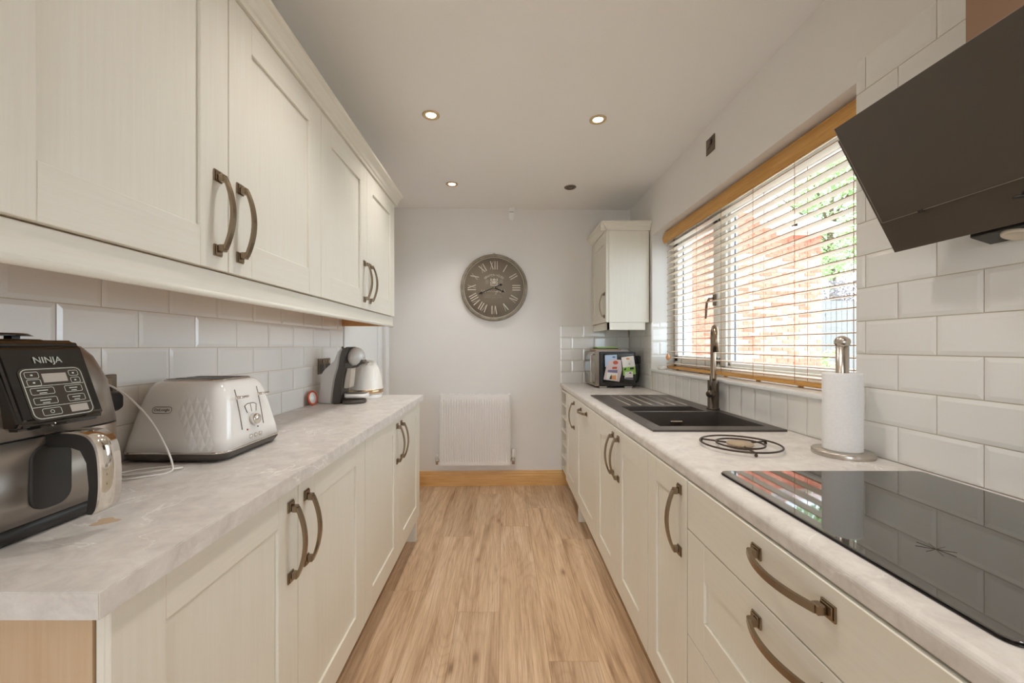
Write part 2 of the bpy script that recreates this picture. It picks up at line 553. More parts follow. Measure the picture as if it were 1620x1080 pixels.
# tiles -----------------------------------------------------------
tile_cache = {}
def tile_mesh(wd, ht):
    key = (round(wd, 3), round(ht, 3))
    if key not in tile_cache:
        t = nb(); b = min(0.011, wd * 0.3, ht * 0.3)
        d = 0.0055
        o4 = [(-wd / 2, -ht / 2), (wd / 2, -ht / 2), (wd / 2, ht / 2), (-wd / 2, ht / 2)]
        i4 = [(x - math.copysign(b, x), y - math.copysign(b, y)) for x, y in o4]
        A = [t.verts.new((x, y, 0)) for x, y in o4]; B = [t.verts.new((x, y, d)) for x, y in o4]
        C = [t.verts.new((x, y, d + 0.0018)) for x, y in i4]
        t.faces.new(C)
        for i in range(4):
            j = (i + 1) % 4
            t.faces.new((A[i], A[j], B[j], B[i])); t.faces.new((B[i], B[j], C[j], C[i]))
        tile_cache[key] = finish_mesh('tile', t, 'tile')
    return tile_cache[key]
ROT_L = frame_rot((0, 1, 0), (0, 0, 1))
ROT_R = frame_rot((0, -1, 0), (0, 0, 1))
ROT_B = frame_rot((1, SK, 0), (0, 0, 1))
ROT_F = frame_rot((1, 0, 0), (0, 0, 1))
G = 0.0024
def tile_run(parent, rot, at, u0, u1, z0, rows, phase, zmax=9, rh=0.102, tw=0.202):
    """at(u, z) -> point on the wall face; rows of running bond from z0"""
    for r in range(rows):
        za, zb = z0 + r * rh, min(z0 + (r + 1) * rh, zmax)
        if zb - za < 0.012: continue
        ph = phase + (tw / 2 if r % 2 else 0)
        k = math.floor((u0 - ph) / tw)
        while True:
            a, b = ph + k * tw, ph + (k + 1) * tw
            if a >= u1 - 0.012: break
            a2, b2 = max(a, u0), min(b, u1)
            if b2 - a2 > 0.012:
                place('tile', tile_mesh(b2 - a2 - G, zb - za - G), at((a2 + b2) / 2, (za + zb) / 2), parent, rot)
            k += 1
TO = 0.0073
# left splashback
bm = nb(); box(bm, WXL - 0.002, XL - TO + 0.0035, 0.5, 2.497, ZL - 0.03, 1.438); part('grout', bm, 'grout', wall_left)
tile_run(wall_left, ROT_L, lambda u, z: (XL - TO, u, z), 0.55, 2.497, 1.122 - 2 * 0.102, 6, 0.9965 - 0.202, 1.436)
# right splashback by the hob
bm = nb(); box(bm, XR + TO - 0.0035, WXR + 0.002, 0.2, WY0, ZR - 0.03, ZR + 12 * 0.102); part('grout', bm, 'grout', wall_right)
tile_run(wall_right, ROT_R, lambda u, z: (XR + TO, u, z), 0.3, WY0, ZR, 12, 1.128 - 0.202)
# upright tiles under the window
bm = nb(); box(bm, XR + TO - 0.0035, WXR + 0.002, WY0, WY1, ZR - 0.03, WZ0); part('grout', bm, 'grout', wall_right)
y = WY0
while y < WY1 - 0.02:
    y2 = min(y + 0.102, WY1)
    place('tile', tile_mesh(y2 - y - G, WZ0 - ZR - G), (XR + TO, (y + y2) / 2, (WZ0 + ZR) / 2), wall_right, ROT_R)
    y += 0.102
# corner tiles
bm = nb(); box(bm, XR + TO - 0.0035, WXR + 0.002, WY1, 3.56, ZR - 0.03, 1.408); part('grout', bm, 'grout', wall_right)
tile_run(wall_right, ROT_R, lambda u, z: (XR + TO, u, z), WY1, 3.545, ZR, 5, 3.15)
bm = nb()
prism(bm, [(0.50, 0.002), (XR + 0.01, 0.002), (XR + 0.01, -0.0045), (0.50, -0.0045)], lambda u, v, t: (u, back_y(u) + v, t), ZR - 0.03, 1.408)
part('grout', bm, 'grout', wall_back)
tile_run(wall_back, ROT_B, lambda u, z: (u, back_y(u), z), 0.50, XR, ZR, 5, 0.50)
# far reveal of the window
tile_run(wall_right, ROT_F, lambda u, z: (u, WY1 + 0.004, z), XR + 0.001, 1.277, 1.058, 4, XR - 0.04, 1.408)

# window ----------------------------------------------------------
w1 = thing('window_1', 'white framed window with an opening casement and fixed pane', None, (1.31, (WY0 + WY1) / 2, WZ0), kind='structure')
FX0, FX1 = 1.285, 1.345
bm = nb(); box(bm, 1.104, FX0 + 0.01, WY0, WY1, WZ0, WZ0 + 0.018, 0.004, 2); part('sill', bm, 'upvc', w1)
bm = nb(); fw = 0.055
box(bm, FX0, FX1, WY0, WY1, WZ0 + 0.018, WZ0 + 0.018 + fw, 0.003)
box(bm, FX0, FX1, WY0, WY1, WZ1 - fw, WZ1, 0.003)
box(bm, FX0, FX1, WY0, WY0 + fw, WZ0 + 0.03, WZ1 - 0.02, 0.003)
box(bm, FX0, FX1, WY1 - fw, WY1, WZ0 + 0.03, WZ1 - 0.02, 0.003)
part('outer_frame', bm, 'upvc', w1)
bm = nb(); box(bm, FX0, FX1, 2.305, 2.375, WZ0 + 0.06, WZ1 - 0.04, 0.003); part('mullion', bm, 'upvc', w1)
def sash(y0, y1, x0, x1, fwid, name):
    z0, z1 = WZ0 + 0.018 + 0.045, WZ1 - 0.045
    b = nb()
    box(b, x0, x1, y0, y1, z0, z0 + fwid, 0.004); box(b, x0, x1, y0, y1, z1 - fwid, z1, 0.004)
    box(b, x0, x1, y0, y0 + fwid, z0 + 0.01, z1 - 0.01, 0.004); box(b, x0, x1, y1 - fwid, y1, z0 + 0.01, z1 - 0.01, 0.004)
    s = part(name, b, 'upvc', w1)
    b = nb()
    for g0, g1 in ((y0 + fwid - 0.002, y0 + fwid + 0.004), (y1 - fwid - 0.004, y1 - fwid + 0.002)):
        box(b, (x0 + x1) / 2 + 0.002, (x0 + x1) / 2 + 0.010, g0, g1, z0 + fwid, z1 - fwid)
    part('gasket', b, 'gasket', s)
    b = nb(); xm = (x0 + x1) / 2 + 0.01
    box(b, xm, xm + 0.004, y0 + fwid - 0.004, y1 - fwid + 0.004, z0 + fwid - 0.004, z1 - fwid + 0.004)
    part('pane', b, 'window_glass', s)
    return s
cs = sash(2.365, WY1 - 0.045, FX0 - 0.012, FX1 - 0.005, 0.058, 'casement')
sash(WY0 + 0.045, 2.315, FX0 + 0.015, FX1 - 0.002, 0.03, 'fixed_light')
bm = nb(); box(bm, FX0 - 0.014, FX0 - 0.002, WY1 - 0.050, WY1 - 0.043, WZ0 + 0.07, WZ1 - 0.05); part('gasket', bm, 'gasket', cs)
bm = nb()
box(bm, FX0 - 0.026, FX0 - 0.011, 2.383, 2.405, 1.47, 1.54, 0.003)
tube(bm, [(FX0 - 0.022, 2.394, 1.515), (FX0 - 0.050, 2.394, 1.512), (FX0 - 0.056, 2.41, 1.49), (FX0 - 0.056, 2.42, 1.42), (FX0 - 0.056, 2.425, 1.395)], [0.008, 0.008, 0.007, 0.007, 0.006])
part('handle', bm, 'pewter_plate', cs)

# ------------------------------------------------------------------ handles and doors
def handle_mesh(L=0.205):
    t = nb()
    h = L / 2
    for s in (-1, 1):
        zc = s * (h - 0.014)
        box(t, 0, 0.004, -0.013, 0.013, zc - 0.014, zc + 0.014, 0.0008)
        box(t, 0.004, 0.007, -0.0105, 0.0105, zc - 0.0115, zc + 0.0115, 0.0008)
        z2 = s * (h - 0.019)
        box(t, 0.007, 0.021, -0.008, 0.008, z2 - 0.0085, z2 + 0.0085, 0.002)
    n = 14
    z0 = h - 0.016
    inner, outer = [], []
    for i in range(n + 1):
        a = -1 + 2 * i / n
        bow = 0.019 + 0.020 * (1 - a * a)
        z = a * z0
        inner.append((bow - 0.0035, z)); outer.append((bow + 0.0035, z))
    poly = inner + outer[::-1]
    tmp = bmesh.new()
    wy = 0.0065
    for sy in (-1, 1):
        pass
    A = [[tmp.verts.new((x, sy * wy, z)) for x, z in inner] for sy in (-1, 1)]
    B = [[tmp.verts.new((x, sy * wy, z)) for x, z in outer] for sy in (-1, 1)]
    for i in range(n):
        for quad in ((A[0], A[1]), (B[1], B[0]), (B[0], A[0]), (A[1], B[1])):
            f = tmp.faces.new((quad[0][i], quad[0][i + 1], quad[1][i + 1], quad[1][i])); f.smooth = False
    for e in (0, n):
        tmp.faces.new((A[0][e], A[1][e], B[1][e], B[0][e]))
    bmesh.ops.recalc_face_normals(tmp, faces=tmp.faces)
    merge(t, tmp)
    return finish_mesh('handle', t, 'pewter')
HANDLE = handle_mesh()

SW = 0.09
def door(parent, s, xf, y0, y1, z0, z1, handle=None, slab=False, name='door', thick=0.02, sw=SW):
    """s=+1: faces +X (left run); s=-1: faces -X (right run); xf = front plane"""
    g = 0.0015
    y0 += g; y1 -= g; z0 += g; z1 -= g
    b = nb()
    if slab:
        box(b, xf - s * thick, xf, y0, y1, z0, z1, 0.0015)
        d = part(name, b, 'cream_h' , parent)
    else:
        box(b, xf - s * thick, xf - s * 0.008, y0, y1, z0, z1, 0.001)
        d = part(name, b, 'cream_v', parent)
        for a, c in ((y0, y0 + sw), (y1 - sw, y1)):
            b = nb(); box(b, xf - s * 0.0081, xf, a, c, z0, z1, 0.0012); part('stile', b, 'cream_v', d)
        for a, c in ((z0, z0 + sw), (z1 - sw, z1)):
            b = nb(); box(b, xf - s * 0.0081, xf - s * 0.0002, y0 + sw, y1 - sw, a, c, 0.0012); part('rail', b, 'cream_h', d)
    if handle:
        hv, hy, hz = handle
        rot = (0 if hv == 'v' else pi / 2, 0, 0 if s > 0 else pi)
        place('handle', HANDLE, (xf, hy, hz), d, rot)
    return d

def carcass(parent, s, xback, xfront, y0, y1, z0, z1, mat='cream_v', top=False, side='cream_v'):
    b = nb(); t = 0.018
    box(b, xback, xfront, y0, y0 + t, z0, z1); box(b, xback, xfront, y1 - t, y1, z0, z1)
    box(b, xback, xfront, y0 + t, y1 - t, z0, z0 + t)
    box(b, xback, xback + (0.008 if xback < xfront else -0.008), y0 + t, y1 - t, z0 + t, z1)
    if top:
        box(b, xback, xfront, y0 + t, y1 - t, z1 - t, z1)
    return part('body', b, side, parent)

# ------------------------------------------------------------------ left base run
XFL = -0.537
DB, DT = 0.150, 0.884
B0 = 0.542
for i, lab in enumerate(('cream shaker base cabinet nearest the camera under the air fryer worktop', 'cream shaker base cabinet at the far end of the coffee machine worktop')):
    y0 = B0 + i * 1.0
    c = thing('base_cabinet', lab, 'cabinet', (-0.77, y0 + 0.5, 0), 'base cabinets under the air fryer worktop')
    carcass(c, 1, -1.0, XFL - 0.023, y0, y0 + 1.0, 0.145, 0.889, side='birch')
    ym = y0 + 0.498
    door(c, 1, XFL, y0, ym, DB, DT, ('v', ym - 0.040, 0.738))
    door(c, 1, XFL, ym, y0 + 0.999, DB, DT, ('v', ym + 0.040, 0.738))
    bm = nb(); box(bm, -0.716, -0.700, y0 + 0.02, y0 + (0.98 if i else 1.02), 0.0, 0.144); part('plinth', bm, 'cream_h', c)
    if i:
        bm = nb(); box(bm, -0.62, -0.551, y0 + 0.955, y0 + 0.985, 0.0, 0.1445, 0.001); part('end_leg', bm, 'cream_v', c)
bm = nb(); box(bm, XL + 0.001, -0.499, 0.491, 2.478, ZL - 0.035, ZL, 0.0014, 2)
tag(part('worktop', bm, 'worktop_stone'), 'square edged grey stone-effect worktop carrying air fryer and toaster', 'worktop')

# ------------------------------------------------------------------ left wall cabinets
XFU = -0.684
U0 = 0.492
UB, UT = 1.410, 2.112
for i, lab in enumerate(('large cream wall cabinet above the air fryer', 'cream wall cabinet above the coffee machine')):
    y0 = U0 + i * 1.0
    c = thing('wall_cabinet', lab, 'cabinet', (-0.85, y0 + 0.5, UB), 'long row of cream wall cabinets')
    b = nb(); t = 0.018
    xb, xf2 = XL + 0.0015, XFU - 0.022
    box(b, xb, xf2, y0, y0 + t, UB, UT); box(b, xb, xf2, y0 + 1.0 - t, y0 + 1.0, UB, UT)
    box(b, xb, xf2, y0 + t, y0 + 1 - t, UT - t, UT)
    part('body', b, 'cream_v', c)
    b = nb(); box(b, xb, xf2, y0 + t, y0 + 1 - t, UB, UB + t); part('bottom_panel', b, 'beech', c)
    ym = y0 + 0.498
    door(c, 1, XFU, y0, ym, UB, UT, ('v', ym - 0.040, 1.545))
    door(c, 1, XFU, ym, y0 + 1.0, UB, UT, ('v', ym + 0.040, 1.545))

def cornice_poly(s=1):
    return [(0, 0), (0.010, 0), (0.012, 0.012), (0.018, 0.016), (0.024, 0.030), (0.036, 0.045), (0.046, 0.050), (0.048, 0.052), (0.048, 0.062), (0.0, 0.062)]
bm = nb()
prism(bm, cornice_poly(), lambda u, v, t: (XFU - 0.002 + u, t, UT + 0.0015 + v), U0 - 0.05, U0 + 2.0 + 0.03)
box(bm, XL + 0.01, XFU - 0.002, U0 + 1.98, U0 + 2.03, UT + 0.0015, UT + 0.062)
tag(part('cornice_moulding', bm, 'cream_h'), 'cream cornice moulding along the top of the long wall cabinets', 'moulding')
bm = nb()
box(bm, XFU - 0.030, XFU - 0.010, U0 - 0.02, U0 + 2.0, 1.352, UB - 0.0015, 0.002)
tube(bm, [(XFU - 0.012, U0 - 0.02, 1.352), (XFU - 0.012, U0 + 2.0, 1.352)], 0.008, 10)
box(bm, XL + 0.002, XFU - 0.029, U0 + 1.982, U0 + 2.0, 1.352, UB - 0.0015, 0.0, mat=1)
tag(part('pelmet_rail', bm, ['cream_h', 'beech']), 'cream light pelmet below the long wall cabinets', 'moulding')

# ------------------------------------------------------------------ right base run
XFR = 0.507
RB, RT = 0.138, 0.858
XBK = 1.105
def rcarc(c, y0, y1):
    carcass(c, -1, XBK, XFR + 0.022, y0, y1, RB - 0.004, ZR - 0.040)
def plinth(c, y0, y1, x=0.67):
    b = nb(); box(b, x, x + 0.016, y0, y1, 0, RB - 0.006); part('plinth', b, 'cream_h', c)
# drawer unit
c = thing('drawer_unit', 'wide cream drawer unit below the black hob', 'cabinet', (0.8, 0.705, 0))
rcarc(c, 0.31, 1.10)
plinth(c, 0.31, 1.10)
d = door(c, -1, XFR, 0.31, 1.10, 0.7245, RT, ('h', 0.708, 0.818), slab=True, name='drawer_front')
d = door(c, -1, XFR, 0.31, 1.10, 0.435, 0.7245, ('h', 0.708, 0.682), name='drawer_front')
d = door(c, -1, XFR, 0.31, 1.10, RB, 0.435, ('h', 0.708, 0.392), name='drawer_front')
# plain cabinet behind, mostly out of the frame
c = thing('base_cabinet', 'plain cream base cabinet past the drawers, at the picture edge', 'cabinet', (0.8, 0.1, 0))
rcarc(c, -0.19, 0.308); plinth(c, -0.19, 0.308); door(c, -1, XFR, -0.19, 0.308, RB, RT)
# single door
c = thing('base_cabinet', 'narrow single door cream cabinet between the drawers and sink cabinet', 'cabinet', (0.8, 1.25, 0))
rcarc(c, 1.102, 1.402); plinth(c, 1.10, 1.403)
door(c, -1, XFR, 1.102, 1.402, RB, RT, ('v', 1.145, 0.730), sw=0.075)
# sink cabinet
c = thing('sink_cabinet', 'double door cream cabinet below the black sink', 'cabinet', (0.8, 1.8, 0))
rcarc(c, 1.404, 2.198); plinth(c, 1.404, 2.198)
door(c, -1, XFR, 1.404, 1.80, RB, RT, ('v', 1.758, 0.730)); door(c, -1, XFR, 1.80, 2.198, RB, RT, ('v', 1.842, 0.730))
# dishwasher
c = thing('dishwasher', 'integrated dishwasher behind cream door with a horizontal handle', 'dishwasher', (0.8, 2.5, 0))
rcarc(c, 2.20, 2.80); plinth(c, 2.20, 2.775)
door(c, -1, XFR, 2.20, 2.80, RB + 0.0, RT, ('h', 2.52, 0.812))
bm = nb(); box(bm, 0.502 + 0.02, 0.57, 2.776, 2.796, 0, RB - 0.006, 0.001); part('end_leg', bm, 'cream_v', c)
# far cabinet
c = thing('base_cabinet', 'single door cream cabinet below the microwave', 'cabinet', (0.8, 3.0, 0))
rcarc(c, 2.802, 3.25); plinth(c, 2.80, 3.27, 0.67)
door(c, -1, XFR, 2.802, 3.25, RB, RT, ('v', 2.86, 0.730))
# wine rack
c = thing('wine_rack', 'open cream wine rack squeezed between cabinet and end wall', 'wine rack', (0.8, 3.39, 0))
for ya in (3.255, 3.505):
    bm = nb(); box(bm, XFR + 0.004, XBK, ya, ya + 0.018, RB, RT); part('side_panel', bm, 'cream_v', c)
for k in range(7):
    z = RB + 0.02 + k * 0.112
    bm = nb(); box(bm, XFR + 0.005, XBK, 3.274, 3.504, z, z + 0.016, 0.001); part('shelf', bm, 'cream_h', c)
bm = nb(); box(bm, XBK - 0.01, XBK, 3.274, 3.504, RB, RT); part('back_panel', bm, 'cream_v', c)

# worktop with the sink cut-out
SX0, SX1, SY0, SY1 = 0.575, 1.092, 1.533, 2.632
bm = nb()
r = 0.012
front = []
X0, Zt, Zb = 0.509, ZR, ZR - 0.038
for i in range(7):
    a = pi / 2 + (pi / 2) * i / 6
    front.append((X0 + 0.014 + 0.014 * cos(a), Zt - 0.014 + 0.014 * sin(a)))
for i in range(5):
    a = pi + (pi / 2) * i / 4
    front.append((X0 + 0.006 + 0.006 * cos(a), Zb + 0.006 + 0.006 * sin(a)))
hx0, hx1 = SX0 + 0.02, SX1 - 0.02
poly = [(hx0, Zt)] + front + [(hx0, Zb)]
prism(bm, poly, lambda u, v, t: (u, t, v), -0.25, 3.535)
box(bm, hx1, XR - 0.001, -0.25, 3.545, Zb, Zt)
box(bm, hx0, hx1, -0.25, 1.59, Zb, Zt)
box(bm, hx0, hx1, 2.15, 3.54, Zb, Zt)
tag(part('worktop', bm, 'worktop_stone'), 'round edged grey stone-effect worktop carrying sink and hob', 'worktop')

# ------------------------------------------------------------------ far wall cabinet
c = thing('wall_cabinet', 'small cream wall cabinet above the microwave, beside the window', 'cabinet', (0.95, 3.28, UB))
yb = 3.052
b = nb(); box(b, 0.806, XR - 0.002, yb, 3.535, UB, UT, 0.001); part('body', b, 'cream_v', c)
door(c, -1, 0.784, yb, 3.535, UB, UT, ('v', yb + 0.045, 1.545), sw=0.085)
b = nb()
prism(b, cornice_poly(), lambda u, v, t: (0.786 - u, t, UT + 0.0015 + v), yb - 0.04, 3.535)
prism(b, cornice_poly(), lambda u, v, t: (t, yb - u, UT + 0.0015 + v), 0.786 - 0.046, XR + 0.004)
part('cornice', b, 'cream_h', c)
b = nb(); box(b, 0.794, 0.812, yb + 0.003, 3.53, 1.352, UB - 0.0015, 0.001); box(b, 0.794, XR - 0.03, yb + 0.003, yb + 0.021, 1.352, UB - 0.0015, 0.001)
part('pelmet', b, 'cream_x', c)

# ------------------------------------------------------------------ sink and tap
c = thing('kitchen_sink', 'black composite one and a half bowl sink with drainer', 'sink', (0.83, 2.08, ZR))
b = nb()
BX0, BX1, HX1 = 0.628, 1.052, 1.000
xs = [SX0, BX0, HX1, BX1, SX1]; ys = [SY0, 1.604, 1.952, 1.978, 2.130, SY1]
zt = ZR + 0.008
def cell(i, j):
    x0, x1, y0, y1 = xs[i], xs[i + 1], ys[j], ys[j + 1]
    return [(x0, y0), (x1, y0), (x1, y1), (x0, y1)]
vg = {}
def V(x, y, z):
    k = (round(x, 5), round(y, 5), round(z, 5))
    if k not in vg: vg[k] = b.verts.new((x, y, z))
    return vg[k]
holes = {(1, 1), (2, 1), (1, 3)}
for i in range(4):
    for j in range(5):
        if (i, j) not in holes:
            b.faces.new([V(x, y, zt) for x, y in cell(i, j)])
def bowl(x0, x1, y0, y1, depth, tp):
    T = [(x0, y0), (x1, y0), (x1, y1), (x0, y1)]
    Bt = [(x0 + tp, y0 + tp), (x1 - tp, y0 + tp), (x1 - tp, y1 - tp), (x0 + tp, y1 - tp)]
    for k in range(4):
        q = (k + 1) % 4
        b.faces.new((V(*T[q], zt), V(*T[k], zt), V(*Bt[k], zt - depth), V(*Bt[q], zt - depth)))
    b.faces.new([V(x, y, zt - depth) for x, y in Bt])
bowl(BX0, BX1, 1.604, 1.952, 0.19, 0.012)
bowl(BX0, HX1, 1.978, 2.130, 0.12, 0.010)
O = [(SX0, SY0), (SX1, SY0), (SX1, SY1), (SX0, SY1)]
for k in range(4):
    q = (k + 1) % 4
    b.faces.new((V(*O[k], ZR + 0.0002), V(*O[q], ZR + 0.0002), V(*O[q], zt), V(*O[k], zt)))
part('basin', b, 'composite', c)
for k in range(6):
    xx = 0.685 + k * 0.062
    b = nb(); tube(b, [(xx, 2.165, zt + 0.0005), (xx, 2.56, zt + 0.0005)], 0.0042, 6); part('drainer_rib', b, 'rib_highlight', c)  # pale colour paints the highlight along each ridge of the black drainer
b = nb(); box(b, 0.812, 0.872, 1.9365, 1.944, 0.832, 0.864, 0.003); ov = part('overflow', b, 'steel', c)
b = nb(); box(b, 0.822, 0.862, 1.9355, 1.9375, 0.844, 0.858); part('overflow_cover', b, 'chrome', ov)
b = nb(); lathe(b, [(0, 0.004), (0.042, 0.004), (0.044, 0), (0.044, -0.002)], (0.84, 1.78, zt - 0.189)); part('drain', b, 'steel', c)

TX, TY = 1.070, 2.035
c = thing('mixer_tap', 'tall pewter swan neck mixer tap with twin levers', 'tap', (TX, TY, zt))
b = nb(); lathe(b, [(0, 0), (0.031, 0), (0.031, 0.005), (0.026, 0.008), (0.026, 0.145), (0.024, 0.148), (0.0, 0.148)], (TX, TY, zt), 24); part('body', b, 'pewter_dark', c)
dirx, diry = -0.060 / 0.155, -0.143 / 0.155
b = nb()
R = 0.062
p = [(TX, TY, zt + 0.14 + 0.02 * i) for i in range(0, 11)]
zc = zt + 0.353
p.append((TX, TY, zc))
for i in range(1, 13):
    a = pi * i / 12
    d_ = R - R * cos(a)
    p.append((TX + dirx * d_, TY + diry * d_, zc + R * sin(a)))
p.append((TX + dirx * 2 * R, TY + diry * 2 * R, zc - 0.06))
tube(b, p, 0.0135, 14); part('spout', b, 'pewter', c)
b = nb()
lathe(b, [(0, -0.085), (0.017, -0.085), (0.017, -0.03), (0.014, -0.028), (0.014, 0.028), (0.017, 0.03), (0.017, 0.085), (0, 0.085)], (TX, TY, zt + 0.085), 18, Euler((0, pi / 2, 0.9)).to_matrix().to_4x4())
part('cross_bar', b, 'pewter_dark', c)
ca, sa = cos(0.9), sin(0.9)
for s_ in (-1, 1):
    b = nb(); q = (TX + s_ * 0.058 * ca, TY + s_ * 0.058 * sa)
    tube(b, [(q[0], q[1], zt + 0.085), (q[0], q[1], zt + 0.175)], 0.0055, 10); part('lever', b, 'pewter_dark', c)

# ------------------------------------------------------------------ hob
c = thing('induction_hob', 'black glass hob set into the worktop', 'hob', (0.82, 0.735, ZR))
b = nb(); loft(b, [(ZR + 0.0003, 0.820, 0.735, 0.261, 0.301, 0.018), (ZR + 0.003, 0.820, 0.735, 0.262, 0.302, 0.018)], 5); part('trim', b, 'hob_edge', c)
b = nb(); loft(b, [(ZR + 0.003, 0.820, 0.735, 0.260, 0.300, 0.018), (ZR + 0.0065, 0.820, 0.735, 0.260, 0.300, 0.018)], 5); part('glass_top', b, 'glass_black', c)
b = nb(); zx, zy = 0.690, 0.636
for k in range(4):
    a = 0.3 + k * pi / 4
    ca_, sa_ = cos(a) * 0.024, sin(a) * 0.024
    tube(b, [(zx - ca_, zy - sa_, ZR + 0.0064), (zx + ca_, zy + sa_, ZR + 0.0064)], 0.0006, 4)
part('zone_mark', b, 'hob_edge', c)

# ------------------------------------------------------------------ hood
c = thing('cooker_hood', 'angled dark glass cooker hood over the hob', 'cooker hood', (1.1, 0.735, 1.46))
HY0, HY1 = 0.435, 1.035
P0, P1, P2 = Vector((0.859, 1.792)), Vector((0.984, 1.5485)), Vector((1.015, 1.471))
dv = (P1 - P0).normalized(); nv = Vector((-dv.y, dv.x)); nv = nv if nv.x > 0 else -nv    # away from the room
def slab(a, b_, off, th):
    return [tuple(a + nv * off), tuple(b_ + nv * off), tuple(b_ + nv * (off + th)), tuple(a + nv * (off + th))]
fxz = lambda u, v, t: (u, t, v)
b = nb(); prism(b, slab(P0, P1, 0.0, 0.006), fxz, HY0, HY1, 0.0006); part('glass_panel', b, 'hood_black', c)
P2 = Vector((1.032, 1.475))
PF = P2 - dv * 0.330
b = nb(); prism(b, [tuple(PF), tuple(P2), tuple(P2 + nv * 0.026), tuple(PF + nv * 0.026)], fxz, HY0 - 0.017, HY1 + 0.017, 0.001); part('front_frame', b, 'hood_black', c)
b = nb(); prism(b, slab(P0, P1, -0.0006, 0.0062), fxz, HY1, HY1 + 0.0012)
prism(b, slab(P1, P1 + dv * 0.0012, -0.0006, 0.0062), fxz, HY0, HY1); part('edge_highlight', b, 'glass_highlight', c)  # pale strips put an edge highlight on the glass into the colour
for yy in (0.94, 0.53):
    b = nb(); qq = P1 + dv * 0.002
    prism(b, slab(qq - dv * 0.004, qq + dv * 0.004, -0.0025, 0.006), fxz, yy - 0.006, yy + 0.006, 0.001); part('clip', b, 'black_plastic', c)
b = nb(); kq = P1 + dv * 0.038
ball(b, (kq.x - 0.004, 0.755, kq.y + 0.006), 0.011, 0.6, 1, 1, 12, 8)
tube(b, [(kq.x - 0.006, 0.755, kq.y), (kq.x - 0.010, 0.775, kq.y + 0.002)], 0.003, 6); part('knob', b, 'black_plastic', c)
b = nb(); tube(b, [(kq.x - 0.004, 0.745, kq.y - 0.010), (kq.x - 0.012, 0.745, kq.y - 0.012)], 0.006, 12); part('screw', b, 'steel', c)
b = nb()
body = [(1.060, 1.474), (1.108, 1.459), (1.108, 1.80), (0.932, 1.80), (0.928, 1.788), (1.063, 1.508)]
prism(b, body, fxz, 0.563, 0.907, 0.002); part('body', b, 'hood_edge', c)
b = nb(); tl = atan2(1.459 - 1.474, 1.108 - 1.060)
lathe(b, [(0, -0.004), (0.018, -0.004), (0.0195, -0.007), (0.0235, -0.006), (0.025, 0.0), (0, 0.0)], (1.083, 0.838, 1.4665), 28, Euler((0, -tl, 0)).to_matrix().to_4x4()); part('lamp', b, 'hood_lamp', c)
b = nb(); lathe(b, [(0, -0.004), (0.018, -0.004), (0.0195, -0.007), (0.0235, -0.006), (0.025, 0.0), (0, 0.0)], (1.083, 0.635, 1.4665), 28, Euler((0, -tl, 0)).to_matrix().to_4x4()); part('lamp', b, 'hood_lamp', c)
b = nb(); box(b, 0.97, XR - 0.004, 0.62, 0.838, 1.80, H - 0.002, 0.002); part('chimney', b, 'bronze', c)

# ------------------------------------------------------------------ venetian blind
c = thing('venetian_blind', 'wide venetian blind with oak valance, cream slats half open', 'blind', (1.22, 2.1, 1.066))
BY0, BY1 = 1.283, 2.925
b = nb()
vp = [(1.195, 2.056), (1.178, 2.056)] + [(1.178 - 0.010 * sin(pi * i / 8), 2.050 - 0.066 * i / 8) for i in range(9)] + [(1.178, 1.980), (1.190, 1.980), (1.195, 1.986)]
prism(b, vp, fxz, BY0 - 0.008, BY1 + 0.008); part('valance', b, 'oak_blind', c)
b = nb(); box(b, 1.197, 1.247, BY0, BY1, 2.010, 2.062, 0.002); part('headrail', b, 'slat_face', c)
t = nb()
L = BY1 - BY0
nseg = 4
tmp = bmesh.new()
pr = [(-0.025 + 0.05 * i / nseg, 0.0018 * (1 - (2 * i / nseg - 1) ** 2)) for i in range(nseg + 1)]
top = [[tmp.verts.new((x, yy, z + 0.0016)) for x, z in pr] for yy in (-L / 2, L / 2)]
bot = [[tmp.verts.new((x, yy, z - 0.0016)) for x, z in pr] for yy in (-L / 2, L / 2)]
for i in range(nseg):
    tmp.faces.new((top[0][i], top[0][i + 1], top[1][i + 1], top[1][i])); tmp.faces.new((bot[0][i + 1], bot[0][i], bot[1][i], bot[1][i + 1]))
for i in (0, nseg):
    f = tmp.faces.new((top[0][i], top[1][i], bot[1][i], bot[0][i])); f.material_index = 1
for e in (0, 1):
    for i in range(nseg):
        tmp.faces.new((top[e][i], top[e][i + 1], bot[e][i + 1], bot[e][i]))
bmesh.ops.recalc_face_normals(tmp, faces=tmp.faces)
merge(t, tmp)
SLAT = finish_mesh('slat', t, ['slat_face', 'slat_edge'])
zz = 1.966
slz = []
while zz > 1.10:
    place('slat', SLAT, (1.222, (BY0 + BY1) / 2, zz), c, (0, radians(-3), 0)); slz.append(zz)
    zz -= 0.0432
b = nb(); box(b, 1.197, 1.247, BY0, BY1, 1.0668, 1.086, 0.004, 2); part('bottom_rail', b, 'oak_blind', c)
for yy in (1.36, 1.637, 1.911, 2.19, 2.47, 2.80):
    for xx in (1.1955, 1.2485):
        b = nb(); tube(b, [(xx, yy, 2.0), (xx, yy, 1.075)], 0.0012, 5); part('ladder_cord', b, 'cord', c)
    b = nb(); lathe(b, [(0, 0), (0.009, 0), (0.011, 0.004), (0.009, 0.007), (0, 0.007)], (1.222, yy, 1.0596), 12); part('cord_button', b, 'oak_blind', c)
b = nb(); tube(b, [(1.19, 2.885, 1.99), (1.189, 2.885, 1.17)], 0.0010, 5); part('pull_cord', b, 'cord', c)
b = nb(); lathe(b, [(0, 0.05), (0.004, 0.05), (0.006, 0.04), (0.013, 0.03), (0.014, 0.018), (0.009, 0.004), (0, 0)], (1.189, 2.885, 1.125), 14); part('cord_acorn', b, 'ink_orange', c)

